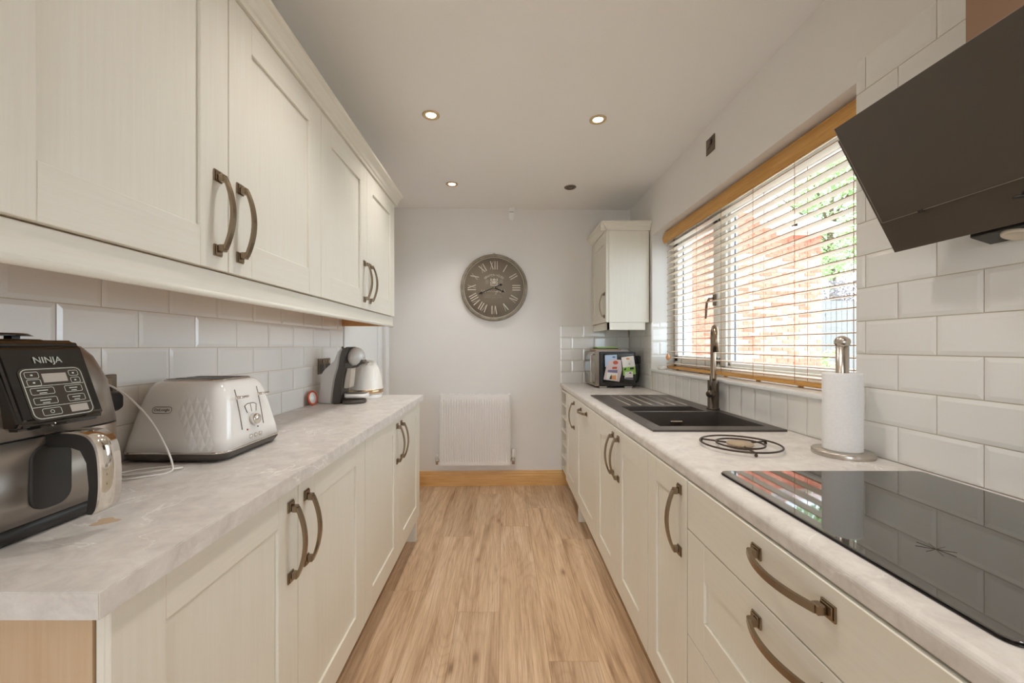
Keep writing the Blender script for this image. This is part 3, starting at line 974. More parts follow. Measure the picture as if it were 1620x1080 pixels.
# things on the sill
b = nb(); loft(b, [(WZ0 + 0.0182, 1.155, 2.90, 0.022, 0.045, 0.02), (WZ0 + 0.034, 1.155, 2.90, 0.024, 0.048, 0.02), (WZ0 + 0.042, 1.155, 2.90, 0.018, 0.040, 0.018)], 6)
tag(part('soap_bar', b, 'white_gloss'), 'small white soap bar on the far end of the window sill', 'soap')

# ------------------------------------------------------------------ clock on the back wall
cx = -0.086
c = thing('wall_clock', 'large round grey wall clock with pale roman numerals', 'clock', (cx, back_y(cx) - 0.001, 1.740), rotz=WANG)
RX = Matrix.Rotation(pi / 2, 4, 'X')      # lathe axis z -> -y (towards the camera)
b = nb(); lathe(b, [(0, 0.0), (0.282, 0.0), (0.294, 0.008), (0.294, 0.026), (0.286, 0.036), (0.276, 0.037), (0.268, 0.030), (0.268, 0.022)], (0, 0, 0), 72, RX); part('rim', b, 'clock_rim', c, True)
b = nb(); lathe(b, [(0, 0.022), (0.269, 0.022), (0.269, 0.018)], (0, 0, 0), 72, RX); face = part('dial', b, 'clock_face', c, True)
b = nb(); lathe(b, [(0.262, 0.0225), (0.262, 0.0245), (0.267, 0.0245), (0.267, 0.0225)], (0, 0, 0), 72, RX); part('dial_ring', b, 'clock_ink', c, True)
YF = -0.0225
def stroke(b, x0, z0, x1, z1, wd, y=YF, th=0.0012):
    d = Vector((x1 - x0, z1 - z0)); d.normalize(); n = Vector((-d.y, d.x)) * wd / 2
    prism(b, [(x0 + n.x, z0 + n.y), (x0 - n.x, z0 - n.y), (x1 - n.x, z1 - n.y), (x1 + n.x, z1 + n.y)], lambda u, v, t: (u, t, v), y, y - th)
NUM = ['XII', 'I', 'II', 'III', 'IIII', 'V', 'VI', 'VII', 'VIII', 'IX', 'X', 'XI']
NUM[4] = 'IV'
for i, s_ in enumerate(NUM):
    wds = {'I': 0.020, 'V': 0.036, 'X': 0.036}
    tot = sum(wds[ch] for ch in s_)
    x = -tot / 2
    b = nb(); hh = 0.036
    for ch in s_:
        wch = wds[ch]; xm = x + wch / 2
        if ch == 'I': stroke(b, xm, -hh, xm, hh, 0.0075)
        elif ch == 'V':
            stroke(b, xm - 0.013, hh, xm, -hh, 0.0075); stroke(b, xm + 0.013, hh, xm, -hh, 0.0030)
        else:
            stroke(b, xm - 0.013, hh, xm + 0.013, -hh, 0.0075); stroke(b, xm + 0.013, hh, xm - 0.013, -hh, 0.0030)
        x += wch
    a = -2 * pi * i / 12
    m = Matrix.Rotation(-a, 4, 'Y') @ Matrix.Translation((0, 0, 0.196))
    bmesh.ops.transform(b, matrix=m, verts=b.verts)
    part('numeral', b, 'clock_ink', c, True)
b = nb()
for i in range(60):
    a = 2 * pi * i / 60
    stroke(b, 0.246 * sin(a), 0.246 * cos(a), (0.252 if i % 5 else 0.256) * sin(a), (0.252 if i % 5 else 0.256) * cos(a), 0.003 if i % 5 else 0.006)
part('minute_track', b, 'clock_ink_dim', c, True)
def clock_hand(name, ang, ln, tail, wd, y):
    b = nb(); sx, sz = sin(ang), cos(ang)
    stroke(b, -tail * sx, -tail * sz, ln * 0.72 * sx, ln * 0.72 * sz, wd, y, 0.002)
    n = Vector((sz, -sx))
    q = [(ln * 0.70 * sx, ln * 0.70 * sz), (ln * 0.8 * sx + n.x * wd * 1.6, ln * 0.8 * sz + n.y * wd * 1.6), (ln * sx, ln * sz), (ln * 0.8 * sx - n.x * wd * 1.6, ln * 0.8 * sz - n.y * wd * 1.6)]
    prism(b, q, lambda u, v, t: (u, t, v), y, y - 0.002)
    if tail > 0.03:
        ball(b, (-tail * sx, y - 0.001, -tail * sz), 0.010, 1, 0.15, 1, 10, 6)
    part(name, b, 'clock_hand', c, True)
clock_hand('hour_hand', radians(113), 0.100, 0.01, 0.008, -0.027)
clock_hand('minute_hand', radians(247), 0.150, 0.064, 0.006, -0.030)
b = nb(); lathe(b, [(0, 0.036), (0.006, 0.035), (0.008, 0.023), (0, 0.023)], (0, 0, 0), 16, RX); part('centre_pin', b, 'gold', c, True)
# crest
b = nb()
fy = lambda u, v, t: (u, t, v)
prism(b, [(-0.010, 0.058), (0.010, 0.058), (0.011, 0.042), (0.0, 0.028), (-0.011, 0.042)], fy, YF, YF - 0.0012)
for s_ in (-1, 1):
    for fig in ([(0.014, 0.026), (0.022, 0.030), (0.018, 0.044), (0.024, 0.056), (0.018, 0.064), (0.013, 0.050)], [(0.026, 0.026), (0.033, 0.024), (0.030, 0.042), (0.036, 0.048), (0.030, 0.054), (0.026, 0.044)], [(0.020, 0.068), (0.028, 0.060), (0.035, 0.064), (0.029, 0.072), (0.030, 0.086), (0.023, 0.078)]):
        prism(b, [(s_ * u, v) for u, v in fig], fy, YF, YF - 0.0012)
prism(b, [(-0.012, 0.063), (0.012, 0.063), (0.015, 0.078), (0.006, 0.072), (0.0, 0.088), (-0.006, 0.072), (-0.015, 0.078)], fy, YF, YF - 0.0012)
for x0_ in (-0.032, -0.012, 0.008):
    prism(b, [(x0_, 0.017), (x0_ + 0.022, 0.017), (x0_ + 0.020, 0.022), (x0_ + 0.002, 0.022)], fy, YF, YF - 0.0012)
part('crest', b, 'clock_ink', c, True)
b = nb()
for s_ in (-1, 1):
    prism(b, [(s_ * (0.062 + 0.018 * cos(k * pi / 4)), 0.052 + 0.022 * sin(k * pi / 4)) for k in range(8)], lambda u, v, t: (u, t, v), YF, YF - 0.0008)
part('crest_flourish', b, 'clock_ink_dim', c, True)
word = 'GRAFTON HOUSE'
for i, ch in enumerate(word):
    if ch == ' ': continue
    a = (i - (len(word) - 1) / 2) * radians(6.3)
    Rr = 0.128
    me = text_mesh('letter', ch, 0.026, 'clock_ink')
    o = place('letter', me, (Rr * sin(a), YF - 0.0006, -0.018 + Rr * cos(a)), c, (pi / 2, a, 0), True)
b = nb()
pts = []
for i in range(61):
    tt = i / 60
    pts.append((-0.115 + 0.21 * tt, YF - 0.0005, -0.032 + 0.012 * sin(tt * 60) * (1.3 if (i < 12 or i > 46) else 0.45)))
tube(b, pts, 0.0016, 5)
stroke(b, 0.01, -0.062, 0.035, -0.022, 0.003)
part('script_line', b, 'clock_ink', c, True)
for (x0, x1, z) in ((-0.074, -0.022, -0.067), (-0.016, 0.012, -0.067), (0.018, 0.058, -0.067), (-0.084, -0.028, -0.085), (-0.022, 0.016, -0.085), (0.022, 0.072, -0.085), (-0.03, 0.03, -0.097)):
    b = nb(); stroke(b, x0, z, x1, z, 0.0045 if z > -0.09 else 0.002); part('small_print', b, 'clock_ink_dim', c, True)
b = nb(); tube(b, [(0.008 * cos(2 * pi * i / 14), -0.006, 0.298 + 0.008 * sin(2 * pi * i / 14)) for i in range(14)], 0.0018, 6, True); part('hanging_loop', b, 'clock_rim', c, True)

# ------------------------------------------------------------------ radiator
rx = -0.250
c = thing('radiator', 'white panel radiator with vertical ribs on the end wall', 'radiator', (rx, back_y(rx), 0.198), rotz=WANG)
b = nb()
hw, ht, n = 0.305, 0.610, 27
yb_, yf_ = -0.070, -0.082
prof = []
pitch = (2 * hw - 0.02) / n
xx = -hw
pl = [(-hw, yf_ + 0.004), (-hw + 0.010, yf_)]
for i in range(n):
    x = -hw + 0.010 + i * pitch
    pl += [(x + pitch * 0.20, yf_ + 0.003), (x + pitch * 0.36, yf_ - 0.008), (x + pitch * 0.64, yf_ - 0.008), (x + pitch * 0.80, yf_ + 0.003)]
pl += [(hw - 0.010, yf_), (hw, yf_ + 0.004)]
tmp = bmesh.new()
zs = [(0.0, 0), (0.030, 0), (0.048, 1), (ht - 0.058, 1), (ht - 0.040, 0), (ht, 0)]
rows_ = [[tmp.verts.new((x, (y_ if k else (yf_ if abs(x) < hw - 0.005 else y_)), z)) for x, y_ in pl] for z, k in zs]
for A, B in zip(rows_[:-1], rows_[1:]):
    for i in range(len(pl) - 1):
        tmp.faces.new((A[i], A[i + 1], B[i + 1], B[i]))
merge(b, tmp)
box(b, -hw, hw, yf_ + 0.0042, yb_ + 0.008, 0, ht)
part('front_panel', b, 'white_enamel', c, True)
b = nb(); box(b, -hw + 0.004, hw - 0.004, -0.050, -0.022, 0.02, ht - 0.02); part('rear_panel', b, 'white_enamel', c, True)
for s_ in (-1, 1):
    b = nb(); box(b, s_ * (hw - 0.004), s_ * (hw + 0.001), -0.078, -0.012, 0.012, ht - 0.002, 0.001); part('side_cover', b, 'white_enamel', c, True)
b = nb()
box(b, -hw, hw, -0.080, -0.074, ht - 0.004, ht + 0.003); box(b, -hw, hw, -0.016, -0.010, ht - 0.004, ht + 0.003)
for i in range(24):
    x = -hw + 0.012 + i * (2 * hw - 0.024) / 23
    box(b, x - 0.004, x + 0.004, -0.075, -0.015, ht - 0.003, ht + 0.001)
part('top_grille', b, 'white_enamel', c, True)
for s_ in (-1, 1):
    b = nb()
    tube(b, [(s_ * hw, -0.045, 0.035), (s_ * (hw + 0.035), -0.045, 0.035)], 0.009, 10)
    tube(b, [(s_ * (hw + 0.028), -0.045, 0.060), (s_ * (hw + 0.028), -0.045, 0.002)], 0.011, 10)
    tube(b, [(s_ * (hw + 0.028), -0.045, 0.014), (s_ * (hw + 0.028), -0.002, 0.014)], 0.0075, 8)
    v_ = part('valve', b, 'steel', c, True)
    if s_ > 0:
        b = nb(); lathe(b, [(0, 0), (0.014, 0), (0.016, 0.01), (0.016, 0.06), (0.012, 0.072), (0, 0.074)], (hw + 0.028, -0.045, 0.060), 18)
    else:
        b = nb(); lathe(b, [(0, 0), (0.009, 0), (0.009, 0.026), (0, 0.028)], (-hw - 0.028, -0.045, 0.060), 14)
    part('valve_cap', b, 'white_plastic', c, True)

# motion sensor
sx_ = 0.066
c = thing('motion_sensor', 'small white motion sensor high on the end wall', 'sensor', (sx_, back_y(sx_), 2.33), rotz=WANG)
b = nb()
def zloft(b_, secs):
    loft(b_, secs, 5)
zloft(b, [(0.0, 0, -0.018, 0.022, 0.018, 0.01), (0.02, 0, -0.020, 0.028, 0.020, 0.012), (0.10, 0, -0.022, 0.029, 0.022, 0.012), (0.122, 0, -0.018, 0.027, 0.018, 0.010)])
part('housing', b, 'white_plastic', c, True)
b = nb(); box(b, -0.020, 0.020, -0.0452, -0.043, 0.068, 0.071); part('lens_slot', b, 'pewter_plate', c, True)

# ------------------------------------------------------------------ spur switch on the window wall
c = thing('fused_switch', 'pewter switch plate above the window', 'switch', (WXR, 2.160, 2.318))
b = nb(); box(b, WXR - 0.006, WXR - 0.0002, 2.117, 2.203, 2.275, 2.361, 0.002); part('plate', b, 'pewter_plate', c)
b = nb(); box(b, WXR - 0.009, WXR - 0.006, 2.142, 2.160, 2.318, 2.345, 0.001); part('rocker', b, 'black_plastic', c)
b = nb(); box(b, WXR - 0.0072, WXR - 0.006, 2.130, 2.190, 2.305, 2.308); part('fuse_holder', b, 'pewter_dark', c)

# ------------------------------------------------------------------ downlights
LAMPS = [(-0.382, 2.090, 1, 'lit recessed downlight above the base cabinets near the coffee machine'),
         (0.504, 2.131, 1, 'lit recessed downlight in the ceiling near the window'),
         (-0.388, 2.980, 1, 'small lit recessed downlight closest to the clock wall'),
         (0.507, 3.040, 0, 'unlit recessed downlight near the far wall cabinet'),
         (-0.300, 1.17, 1, 'unseen lit downlight added for room light above the toaster'),  # assumed pair out of view, carrying on the grid, added to light the room
         (0.460, 1.17, 1, 'unseen lit downlight added for room light above the sink run'),
         (0.505, 0.30, 1, 'lit recessed downlight above the hob'),
         (-0.385, -0.9, 1, 'unseen lit downlight added for room light behind the camera, fryer side'),  # assumed pair behind the camera, unseen, added for room light
         (0.505, -0.9, 1, 'unseen lit downlight added for room light behind the camera, hob side')]
for x, y, on, lab in LAMPS:
    c = thing('downlight', lab, 'downlight', (x, y, H), 'recessed ceiling downlights')
    b = nb(); lathe(b, [(0.026, -0.001), (0.030, -0.005), (0.040, -0.006), (0.045, -0.003), (0.045, -0.0002), (0.026, -0.0002)], (x, y, H), 32); part('ring', b, 'lamp_ring' if on else 'pewter_plate', c)
    b = nb(); lathe(b, [(0, -0.0030), (0.018, -0.0034), (0.0262, -0.0012), (0.0262, -0.0004), (0, -0.0004)], (x, y, H), 24); part('lens', b, 'lamp_glow' if on else 'lamp_off', c)
    if on:
        ld = bpy.data.lights.new('downlight_beam', 'SPOT')
        ld.energy = LAMP_POWER; ld.color = (1.0, 0.95, 0.90); ld.spot_size = radians(110); ld.spot_blend = 1.0; ld.shadow_soft_size = 0.03
        lo = bpy.data.objects.new('downlight_beam', ld); COL.objects.link(lo)
        lo.parent = c; lo.location = (0, 0, -0.02)

# ------------------------------------------------------------------ air fryer
FXc, FYc = -0.868, 0.655
c = thing('air_fryer', 'dark grey air fryer with control panel and pull-out handle', 'air fryer', (FXc, FYc, ZL))
b = nb(); loft(b, [(ZL + 0.0005, FXc, FYc, 0.112, 0.118, 0.05), (ZL + 0.006, FXc, FYc, 0.120, 0.125, 0.05), (ZL + 0.028, FXc, FYc, 0.124, 0.130, 0.055)], 8); part('base', b, 'black_plastic', c)
b = nb(); loft(b, [(ZL + 0.0285, FXc, FYc, 0.126, 0.132, 0.055), (ZL + 0.06, FXc, FYc, 0.130, 0.136, 0.058), (ZL + 0.159, FXc, FYc, 0.132, 0.138, 0.060)], 8); dr = part('drawer', b, 'fryer_grey', c)
b = nb(); loft(b, [(ZL + 0.159, FXc, FYc, 0.128, 0.134, 0.058), (ZL + 0.1622, FXc, FYc, 0.128, 0.134, 0.058)], 8); part('seam', b, 'black_plastic', c)
b = nb(); loft(b, [(ZL + 0.1622, FXc, FYc, 0.132, 0.138, 0.060), (ZL + 0.24, FXc - 0.004, FYc, 0.124, 0.132, 0.060), (ZL + 0.285, FXc - 0.008, FYc, 0.112, 0.122, 0.062), (ZL + 0.303, FXc - 0.010, FYc, 0.100, 0.112, 0.06), (ZL + 0.310, FXc - 0.012, FYc, 0.085, 0.098, 0.055)], 8); part('housing', b, 'fryer_grey', c)
# control panel, a tilted block
pf = [(-0.900, 1.2385), (-0.768, 1.2385), (-0.756, 1.229), (-0.714, 1.112), (-0.720, 1.100), (-0.760, 1.100), (-0.90, 1.15)]
b = nb(); prism(b, pf, fxz, 0.588, 0.715, 0.006, 3); cp = part('control_panel', b, 'black_gloss', c)
pu = Vector((0, 1, 0)); pv = (Vector((-0.756, 0, 1.229)) - Vector((-0.714, 0, 1.112))).normalized()
pn = pu.cross(pv)
PRT = frame_rot(pu, pv)
po = Vector((-0.735, 0.6515, 1.1705)) + pn * 0.0004
def panel_pt(u, v, t=0.0): return tuple(po + pu * u + pv * v + pn * t)
def ring_rr(b_, cu_, cv_, hw_, hh_, r_, wd_=0.0009, th_=0.0006):
    o_ = rr(hw_, hh_, r_, 4); i_ = rr(hw_ - wd_, hh_ - wd_, max(r_ - wd_, 0.0004), 4)
    A = [b_.verts.new(panel_pt(cu_ + x, cv_ + y, th_)) for x, y in o_]; B = [b_.verts.new(panel_pt(cu_ + x, cv_ + y, th_)) for x, y in i_]
    m_ = len(A)
    for k in range(m_):
        b_.faces.new((A[k], A[(k + 1) % m_], B[(k + 1) % m_], B[k]))
def quad_p(b_, cu_, cv_, hw_, hh_, t_=0.0006):
    prism(b_, [(cu_ - hw_, cv_ - hh_), (cu_ + hw_, cv_ - hh_), (cu_ + hw_, cv_ + hh_), (cu_ - hw_, cv_ + hh_)], lambda u, v, t: panel_pt(u, v, t), 0.0001, t_)
VC = -0.018
b = nb(); prism(b, rr(0.046, 0.043, 0.010, 5), lambda u, v, t: panel_pt(u, v + VC, t), 0.0, 0.0004); part('button_plate', b, 'fryer_panel', c)
b = nb(); ring_rr(b, 0, VC, 0.044, 0.041, 0.010, 0.0012, 0.0008)
quad_p(b, 0, VC + 0.0125, 0.042, 0.0004, 0.0008); quad_p(b, 0, VC - 0.0215, 0.042, 0.0004, 0.0008)
part('panel_outline', b, 'fryer_line', c)
btn = [(-0.029, 0.031, 0.0095, 0.0055), (-0.029, 0.0185, 0.0095, 0.0055), (0.031, 0.031, 0.0075, 0.0050), (0.031, 0.0185, 0.0075, 0.0050),
       (-0.0215, 0.0040, 0.0165, 0.0058), (0.0235, 0.0040, 0.0135, 0.0058), (-0.0215, -0.0120, 0.0165, 0.0058), (0.0235, -0.0120, 0.0135, 0.0058), (-0.018, -0.0305, 0.0135, 0.0060)]
for k, (u_, v_, hw_, hh_) in enumerate(btn):
    b = nb(); ring_rr(b, u_, VC + v_, hw_, hh_, 0.0028, 0.0008, 0.0008)
    if k < 4: quad_p(b, u_, VC + v_, 0.0014, 0.0012, 0.0008)
    elif k < 8:
        quad_p(b, u_, VC + v_ + 0.0012, hw_ * 0.45, 0.0007, 0.0008); quad_p(b, u_, VC + v_ - 0.0030, hw_ * 0.30, 0.0006, 0.0008)
    else: ring_rr(b, u_, VC + v_, 0.003, 0.003, 0.0029, 0.0008, 0.0008)
    part('button', b, 'fryer_line', c)
b = nb(); quad_p(b, 0.0225, VC - 0.0300, 0.0135, 0.0060, 0.0008); part('start_button', b, 'fryer_screen', c)
b = nb(); quad_p(b, 0.002, VC + 0.0250, 0.0175, 0.0075, 0.0008); part('display', b, 'fryer_screen', c)
me = text_mesh('brand_lettering', 'NINJA', 0.0150, 'fryer_line')
place('brand_lettering', me, panel_pt(0.000, 0.037, 0.0008), c, PRT)
# vent on top
zt_ = ZL + 0.310
b = nb(); loft(b, [(zt_, -0.90, 0.655, 0.080, 0.095, 0.05), (zt_ + 0.006, -0.90, 0.655, 0.070, 0.085, 0.05)], 8); part('vent_base', b, 'black_plastic', c)
b = nb()
for i in range(9):
    a = 2 * pi * i / 9
    box(b, -0.90 + 0.052 * cos(a) - 0.006, -0.90 + 0.052 * cos(a) + 0.006, 0.655 + 0.066 * sin(a) - 0.006, 0.655 + 0.066 * sin(a) + 0.006, zt_ + 0.006, zt_ + 0.011)
part('vent_posts', b, 'black_plastic', c)
b = nb(); loft(b, [(zt_ + 0.011, -0.90, 0.655, 0.066, 0.080, 0.05), (zt_ + 0.0165, -0.90, 0.655, 0.060, 0.074, 0.048)], 8); part('vent_cap', b, 'black_gloss', c)
# drawer handle
hy0, hy1 = 0.637, 0.673
def smooth2(pts):
    P = [Vector((p[0], 0, p[1])) for p in pts]; out = []
    for i in range(len(P) - 1):
        p0, p1, p2, p3 = P[max(i - 1, 0)], P[i], P[i + 1], P[min(i + 2, len(P) - 1)]
        for k in range(4):
            t = k / 4
            q = 0.5 * ((2 * p1) + (-p0 + p2) * t + (2 * p0 - 5 * p1 + 4 * p2 - p3) * t * t + (-p0 + 3 * p1 - 3 * p2 + p3) * t ** 3)
            out.append((q.x, q.z))
    return out + [pts[-1]]
outer = smooth2([(-0.742, 1.086), (-0.700, 1.088), (-0.674, 1.084), (-0.659, 1.070), (-0.652, 1.045), (-0.650, 1.00), (-0.654, 0.968), (-0.661, 0.957)])
inner = [(-0.672, 0.957), (-0.668, 1.00), (-0.672, 1.040), (-0.682, 1.060), (-0.700, 1.066), (-0.742, 1.066)]
b = nb(); prism(b, outer + inner, fxz, hy0 + 0.003, hy1 - 0.003, 0.002, 2); hd = part('handle', b, 'black_plastic', dr)
sk = [(x + 0.0045, z + 0.0035) for x, z in outer]
b = nb(); prism(b, sk + [(x + 0.0008, z + 0.0008) for x, z in outer][::-1], fxz, hy0, hy1, 0.0, smooth=True); part('handle_trim', b, 'chrome', dr)
b = nb()
xf_ = FXc + 0.131
loftp = rr(0.030, 0.052, 0.022, 5)
prism(b, [(0.648 + u, 1.020 + v) for u, v in loftp], lambda u, v, t: (t, u, v), xf_ - 0.006, xf_ + 0.0035, 0.002); part('grip_recess', b, 'black_plastic', dr)

# ------------------------------------------------------------------ toaster
TXc, TYc = -0.861, 1.164
c = thing('toaster', 'white faceted four slice toaster with two chrome levers', 'toaster', (TXc, TYc, ZL))
b = nb(); loft(b, [(ZL + 0.004, TXc, TYc, 0.128, 0.129, 0.032), (ZL + 0.018, TXc, TYc, 0.137, 0.137, 0.034), (ZL + 0.024, TXc, TYc, 0.137, 0.137, 0.034)], 7); part('base', b, 'coffee_dark', c)
for sx_ in (-1, 1):
    for sy_ in (-1, 1):
        b = nb(); lathe(b, [(0, 0), (0.010, 0), (0.012, 0.006), (0, 0.006)], (TXc + sx_ * 0.09, TYc + sy_ * 0.09, ZL + 0.0003), 12); part('foot', b, 'black_rubber', c)
b = nb(); loft(b, [(ZL + 0.024, TXc, TYc, 0.1385, 0.1385, 0.034), (ZL + 0.029, TXc, TYc, 0.1385, 0.1385, 0.034)], 7); part('chrome_band', b, 'chrome', c)
TS = [(0.029, 0.137, 0.137, 0.033), (0.060, 0.132, 0.131, 0.033), (0.120, 0.122, 0.117, 0.033), (0.165, 0.113, 0.106, 0.033), (0.188, 0.107, 0.099, 0.038), (0.202, 0.099, 0.090, 0.036), (0.208, 0.090, 0.080, 0.034)]
b = nb(); loft(b, [(ZL + z, TXc, TYc, hx, hy, r) for z, hx, hy, r in TS], 7); part('body', b, 'white_gloss', c)
b = nb(); loft(b, [(ZL + 0.2078, TXc, TYc, 0.086, 0.076, 0.03), (ZL + 0.2115, TXc, TYc, 0.084, 0.074, 0.03)], 6); part('top_plate', b, 'steel', c)
for yy in (-0.052, -0.020, 0.020, 0.052):
    b = nb(); box(b, TXc - 0.074, TXc + 0.074, TYc + yy - 0.0095, TYc + yy + 0.0095, ZL + 0.2110, ZL + 0.2122); part('slot', b, 'black_plastic', c)
def tside(z):      # half extents of the body at height z
    for (z0, a0, b0, _), (z1, a1, b1, _) in zip(TS[:-1], TS[1:]):
        if z0 <= z <= z1:
            k = (z - z0) / (z1 - z0); return a0 + (a1 - a0) * k, b0 + (b1 - b0) * k
    return TS[-1][1], TS[-1][2]
# raised facets on the side facing the aisle entrance
for col in range(5):
    for row in range(6):
        x = 0.012 + col * 0.022 + (row % 2) * 0.011
        z = 0.046 + row * 0.021
        hx, hy = tside(z)
        if x > hx - 0.034 or x < 0.070 - z * 0.5: continue
        h_ = 0.021; wv = 0.011
        q = []
        for (du, dz_) in ((0, h_), (wv, 0), (0, -h_), (-wv, 0)):
            _, hy2 = tside(max(z + dz_, 0.029)); q.append(Vector((TXc + x + du, TYc - hy2 - 0.0001, ZL + z + dz_)))
        _, hy3 = tside(z)
        ap = Vector((TXc + x + 0.002, TYc - hy3 - 0.0016, ZL + z + 0.003))
        b = nb(); vs = [b.verts.new(v) for v in q]; va = b.verts.new(ap)
        for k in range(4): b.faces.new((vs[k], va, vs[(k + 1) % 4]))
        bmesh.ops.recalc_face_normals(b, faces=b.faces)
        part('facet', b, 'white_gloss', c)
# badge on the same side
zb_ = 0.135
b = nb(); _, hyb = tside(zb_)
def badge_pt(u, v, t):
    _, h2 = tside(zb_ + v); return (TXc - 0.040 + u, TYc - h2 - t, ZL + zb_ + v)
o_ = rr(0.026, 0.0085, 0.008, 5); i_ = rr(0.0248, 0.0073, 0.007, 5)
A = [b.verts.new(badge_pt(x, y, 0.0008)) for x, y in o_]; B = [b.verts.new(badge_pt(x, y, 0.0008)) for x, y in i_]
for k in range(len(A)): b.faces.new((A[k], A[(k + 1) % len(A)], B[(k + 1) % len(A)], B[k]))
part('badge', b, 'steel', c)
sl = Vector((0, tside(zb_ - 0.01)[1] - tside(zb_ + 0.01)[1], 0.02)).normalized()
place('brand_lettering', text_mesh('brand_lettering', "DeLonghi", 0.0105, 'steel'), badge_pt(0, 0, 0.0008), c, frame_rot((1, 0, 0), sl))
# control end (+X)
def cend(u, z, t=0.0):
    hx, _ = tside(z); return (TXc + hx + t, TYc + u, ZL + z)
for u_ in (-0.052, 0.046):
    b = nb()
    tube(b, [cend(u_, z, 0.0002) for z in (0.070, 0.095, 0.12, 0.145, 0.165, 0.182)], 0.0016, 6); part('lever_slot', b, 'pewter_plate', c)
    b = nb(); p0 = cend(u_, 0.160)
    tube(b, [p0, (p0[0] + 0.012, p0[1], p0[2])], 0.004, 8)
    tube(b, [(p0[0] + 0.012, p0[1] - 0.018, p0[2]), (p0[0] + 0.016, p0[1], p0[2] + 0.001), (p0[0] + 0.018, p0[1] + 0.024, p0[2] + 0.001)], 0.0036, 8)
    tube(b, [(p0[0] + 0.016 + 0.008 * cos(2 * pi * i / 14), p0[1] + 0.006 + 0.010 * sin(2 * pi * i / 14), p0[2]) for i in range(14)], 0.0018, 6, True)
    part('lever', b, 'chrome', c)
b = nb(); q0 = cend(0.0, 0.092)
lathe(b, [(0, 0.018), (0.013, 0.018), (0.015, 0.014), (0.016, 0.0), (0, -0.004)], q0, 24, Matrix.Rotation(pi / 2, 4, 'Y')); part('dial', b, 'chrome', c)
b = nb()
gp = [(-0.020, 0.112), (0.020, 0.112), (0.026, 0.132), (0.014, 0.137), (-0.014, 0.137), (-0.026, 0.132)]
vs = [b.verts.new(cend(u, z, 0.0008)) for u, z in gp]; b.faces.new(vs)
part('gauge', b, 'paper_white', c)
b = nb()
for (u0, z0, u1, z1) in ((-0.026, 0.132, -0.014, 0.137), (-0.014, 0.137, 0.014, 0.137), (0.014, 0.137, 0.026, 0.132), (-0.026, 0.132, -0.020, 0.112), (0.026, 0.132, 0.020, 0.112), (0, 0.113, 0, 0.135)):
    tube(b, [cend(u0, z0, 0.0010), cend(u1, z1, 0.0010)], 0.0010, 5)
part('gauge_lines', b, 'ink_dark', c)
for u_ in (-0.022, 0.0, 0.022):
    b = nb(); lathe(b, [(0, 0.004), (0.006, 0.004), (0.007, 0), (0, -0.003)], cend(u_, 0.045), 16, Matrix.Rotation(pi / 2, 4, 'Y')); part('button', b, 'chrome', c)
b = nb(); lathe(b, [(0, 0.002), (0.0025, 0.001), (0.003, 0), (0, -0.002)], cend(-0.030, 0.066), 10, Matrix.Rotation(pi / 2, 4, 'Y')); part('indicator', b, 'light_red', c)
b = nb(); lathe(b, [(0, 0.002), (0.0025, 0.001), (0.003, 0), (0, -0.002)], cend(0.018, 0.066), 10, Matrix.Rotation(pi / 2, 4, 'Y')); part('indicator', b, 'pewter_dark', c)

# ------------------------------------------------------------------ sockets, plug, cables on the left wall
def socket(y0, lab, zc):
    c = thing('double_socket', lab, 'socket', (XL, y0 + 0.073, zc), 'pewter double sockets')
    b = nb(); box(b, XL + 0.0002, XL + 0.006, y0, y0 + 0.146, zc - 0.043, zc + 0.043, 0.002); part('plate', b, 'pewter_plate', c)
    for k in (0, 1):
        yy = y0 + 0.038 + 0.070 * k
        b = nb(); box(b, XL + 0.006, XL + 0.0068, yy - 0.024, yy + 0.024, zc - 0.036, zc + 0.012); part('outlet', b, 'black_plastic', c)
        b = nb(); box(b, XL + 0.006, XL + 0.010, yy - 0.008 + 0.012, yy + 0.008 + 0.012, zc + 0.016, zc + 0.036, 0.001); part('rocker', b, 'pewter', c)
    return c
socket(0.884, 'pewter double socket between the air fryer and toaster', 1.113)
socket(2.150, 'pewter double socket behind the coffee machine', 1.117)
c = thing('plug', 'black three pin plug with flex in the socket by the toaster', 'plug', (XL + 0.007, 0.992, 1.10))
b = nb(); loft(b, [(0.0, 0, 0, 0.024, 0.024, 0.010), (0.020, 0, 0, 0.025, 0.025, 0.010), (0.032, 0, 0, 0.019, 0.019, 0.010)], 5)
bmesh.ops.transform(b, matrix=Matrix.Translation((XL + 0.007, 0.992, 1.090)) @ Matrix.Rotation(pi / 2, 4, 'Y'), verts=b.verts); part('body', b, 'black_plastic', c)
b = nb(); tube(b, [(XL + 0.022, 0.992, 1.068), (XL + 0.022, 0.995, 1.045), (XL + 0.022, 1.003, 1.020), (XL + 0.014, 1.012, 1.004), (XL + 0.010, 1.014, 0.960), (XL + 0.010, 1.010, 0.931)], 0.0042, 8); part('flex', b, 'black_rubber', c)

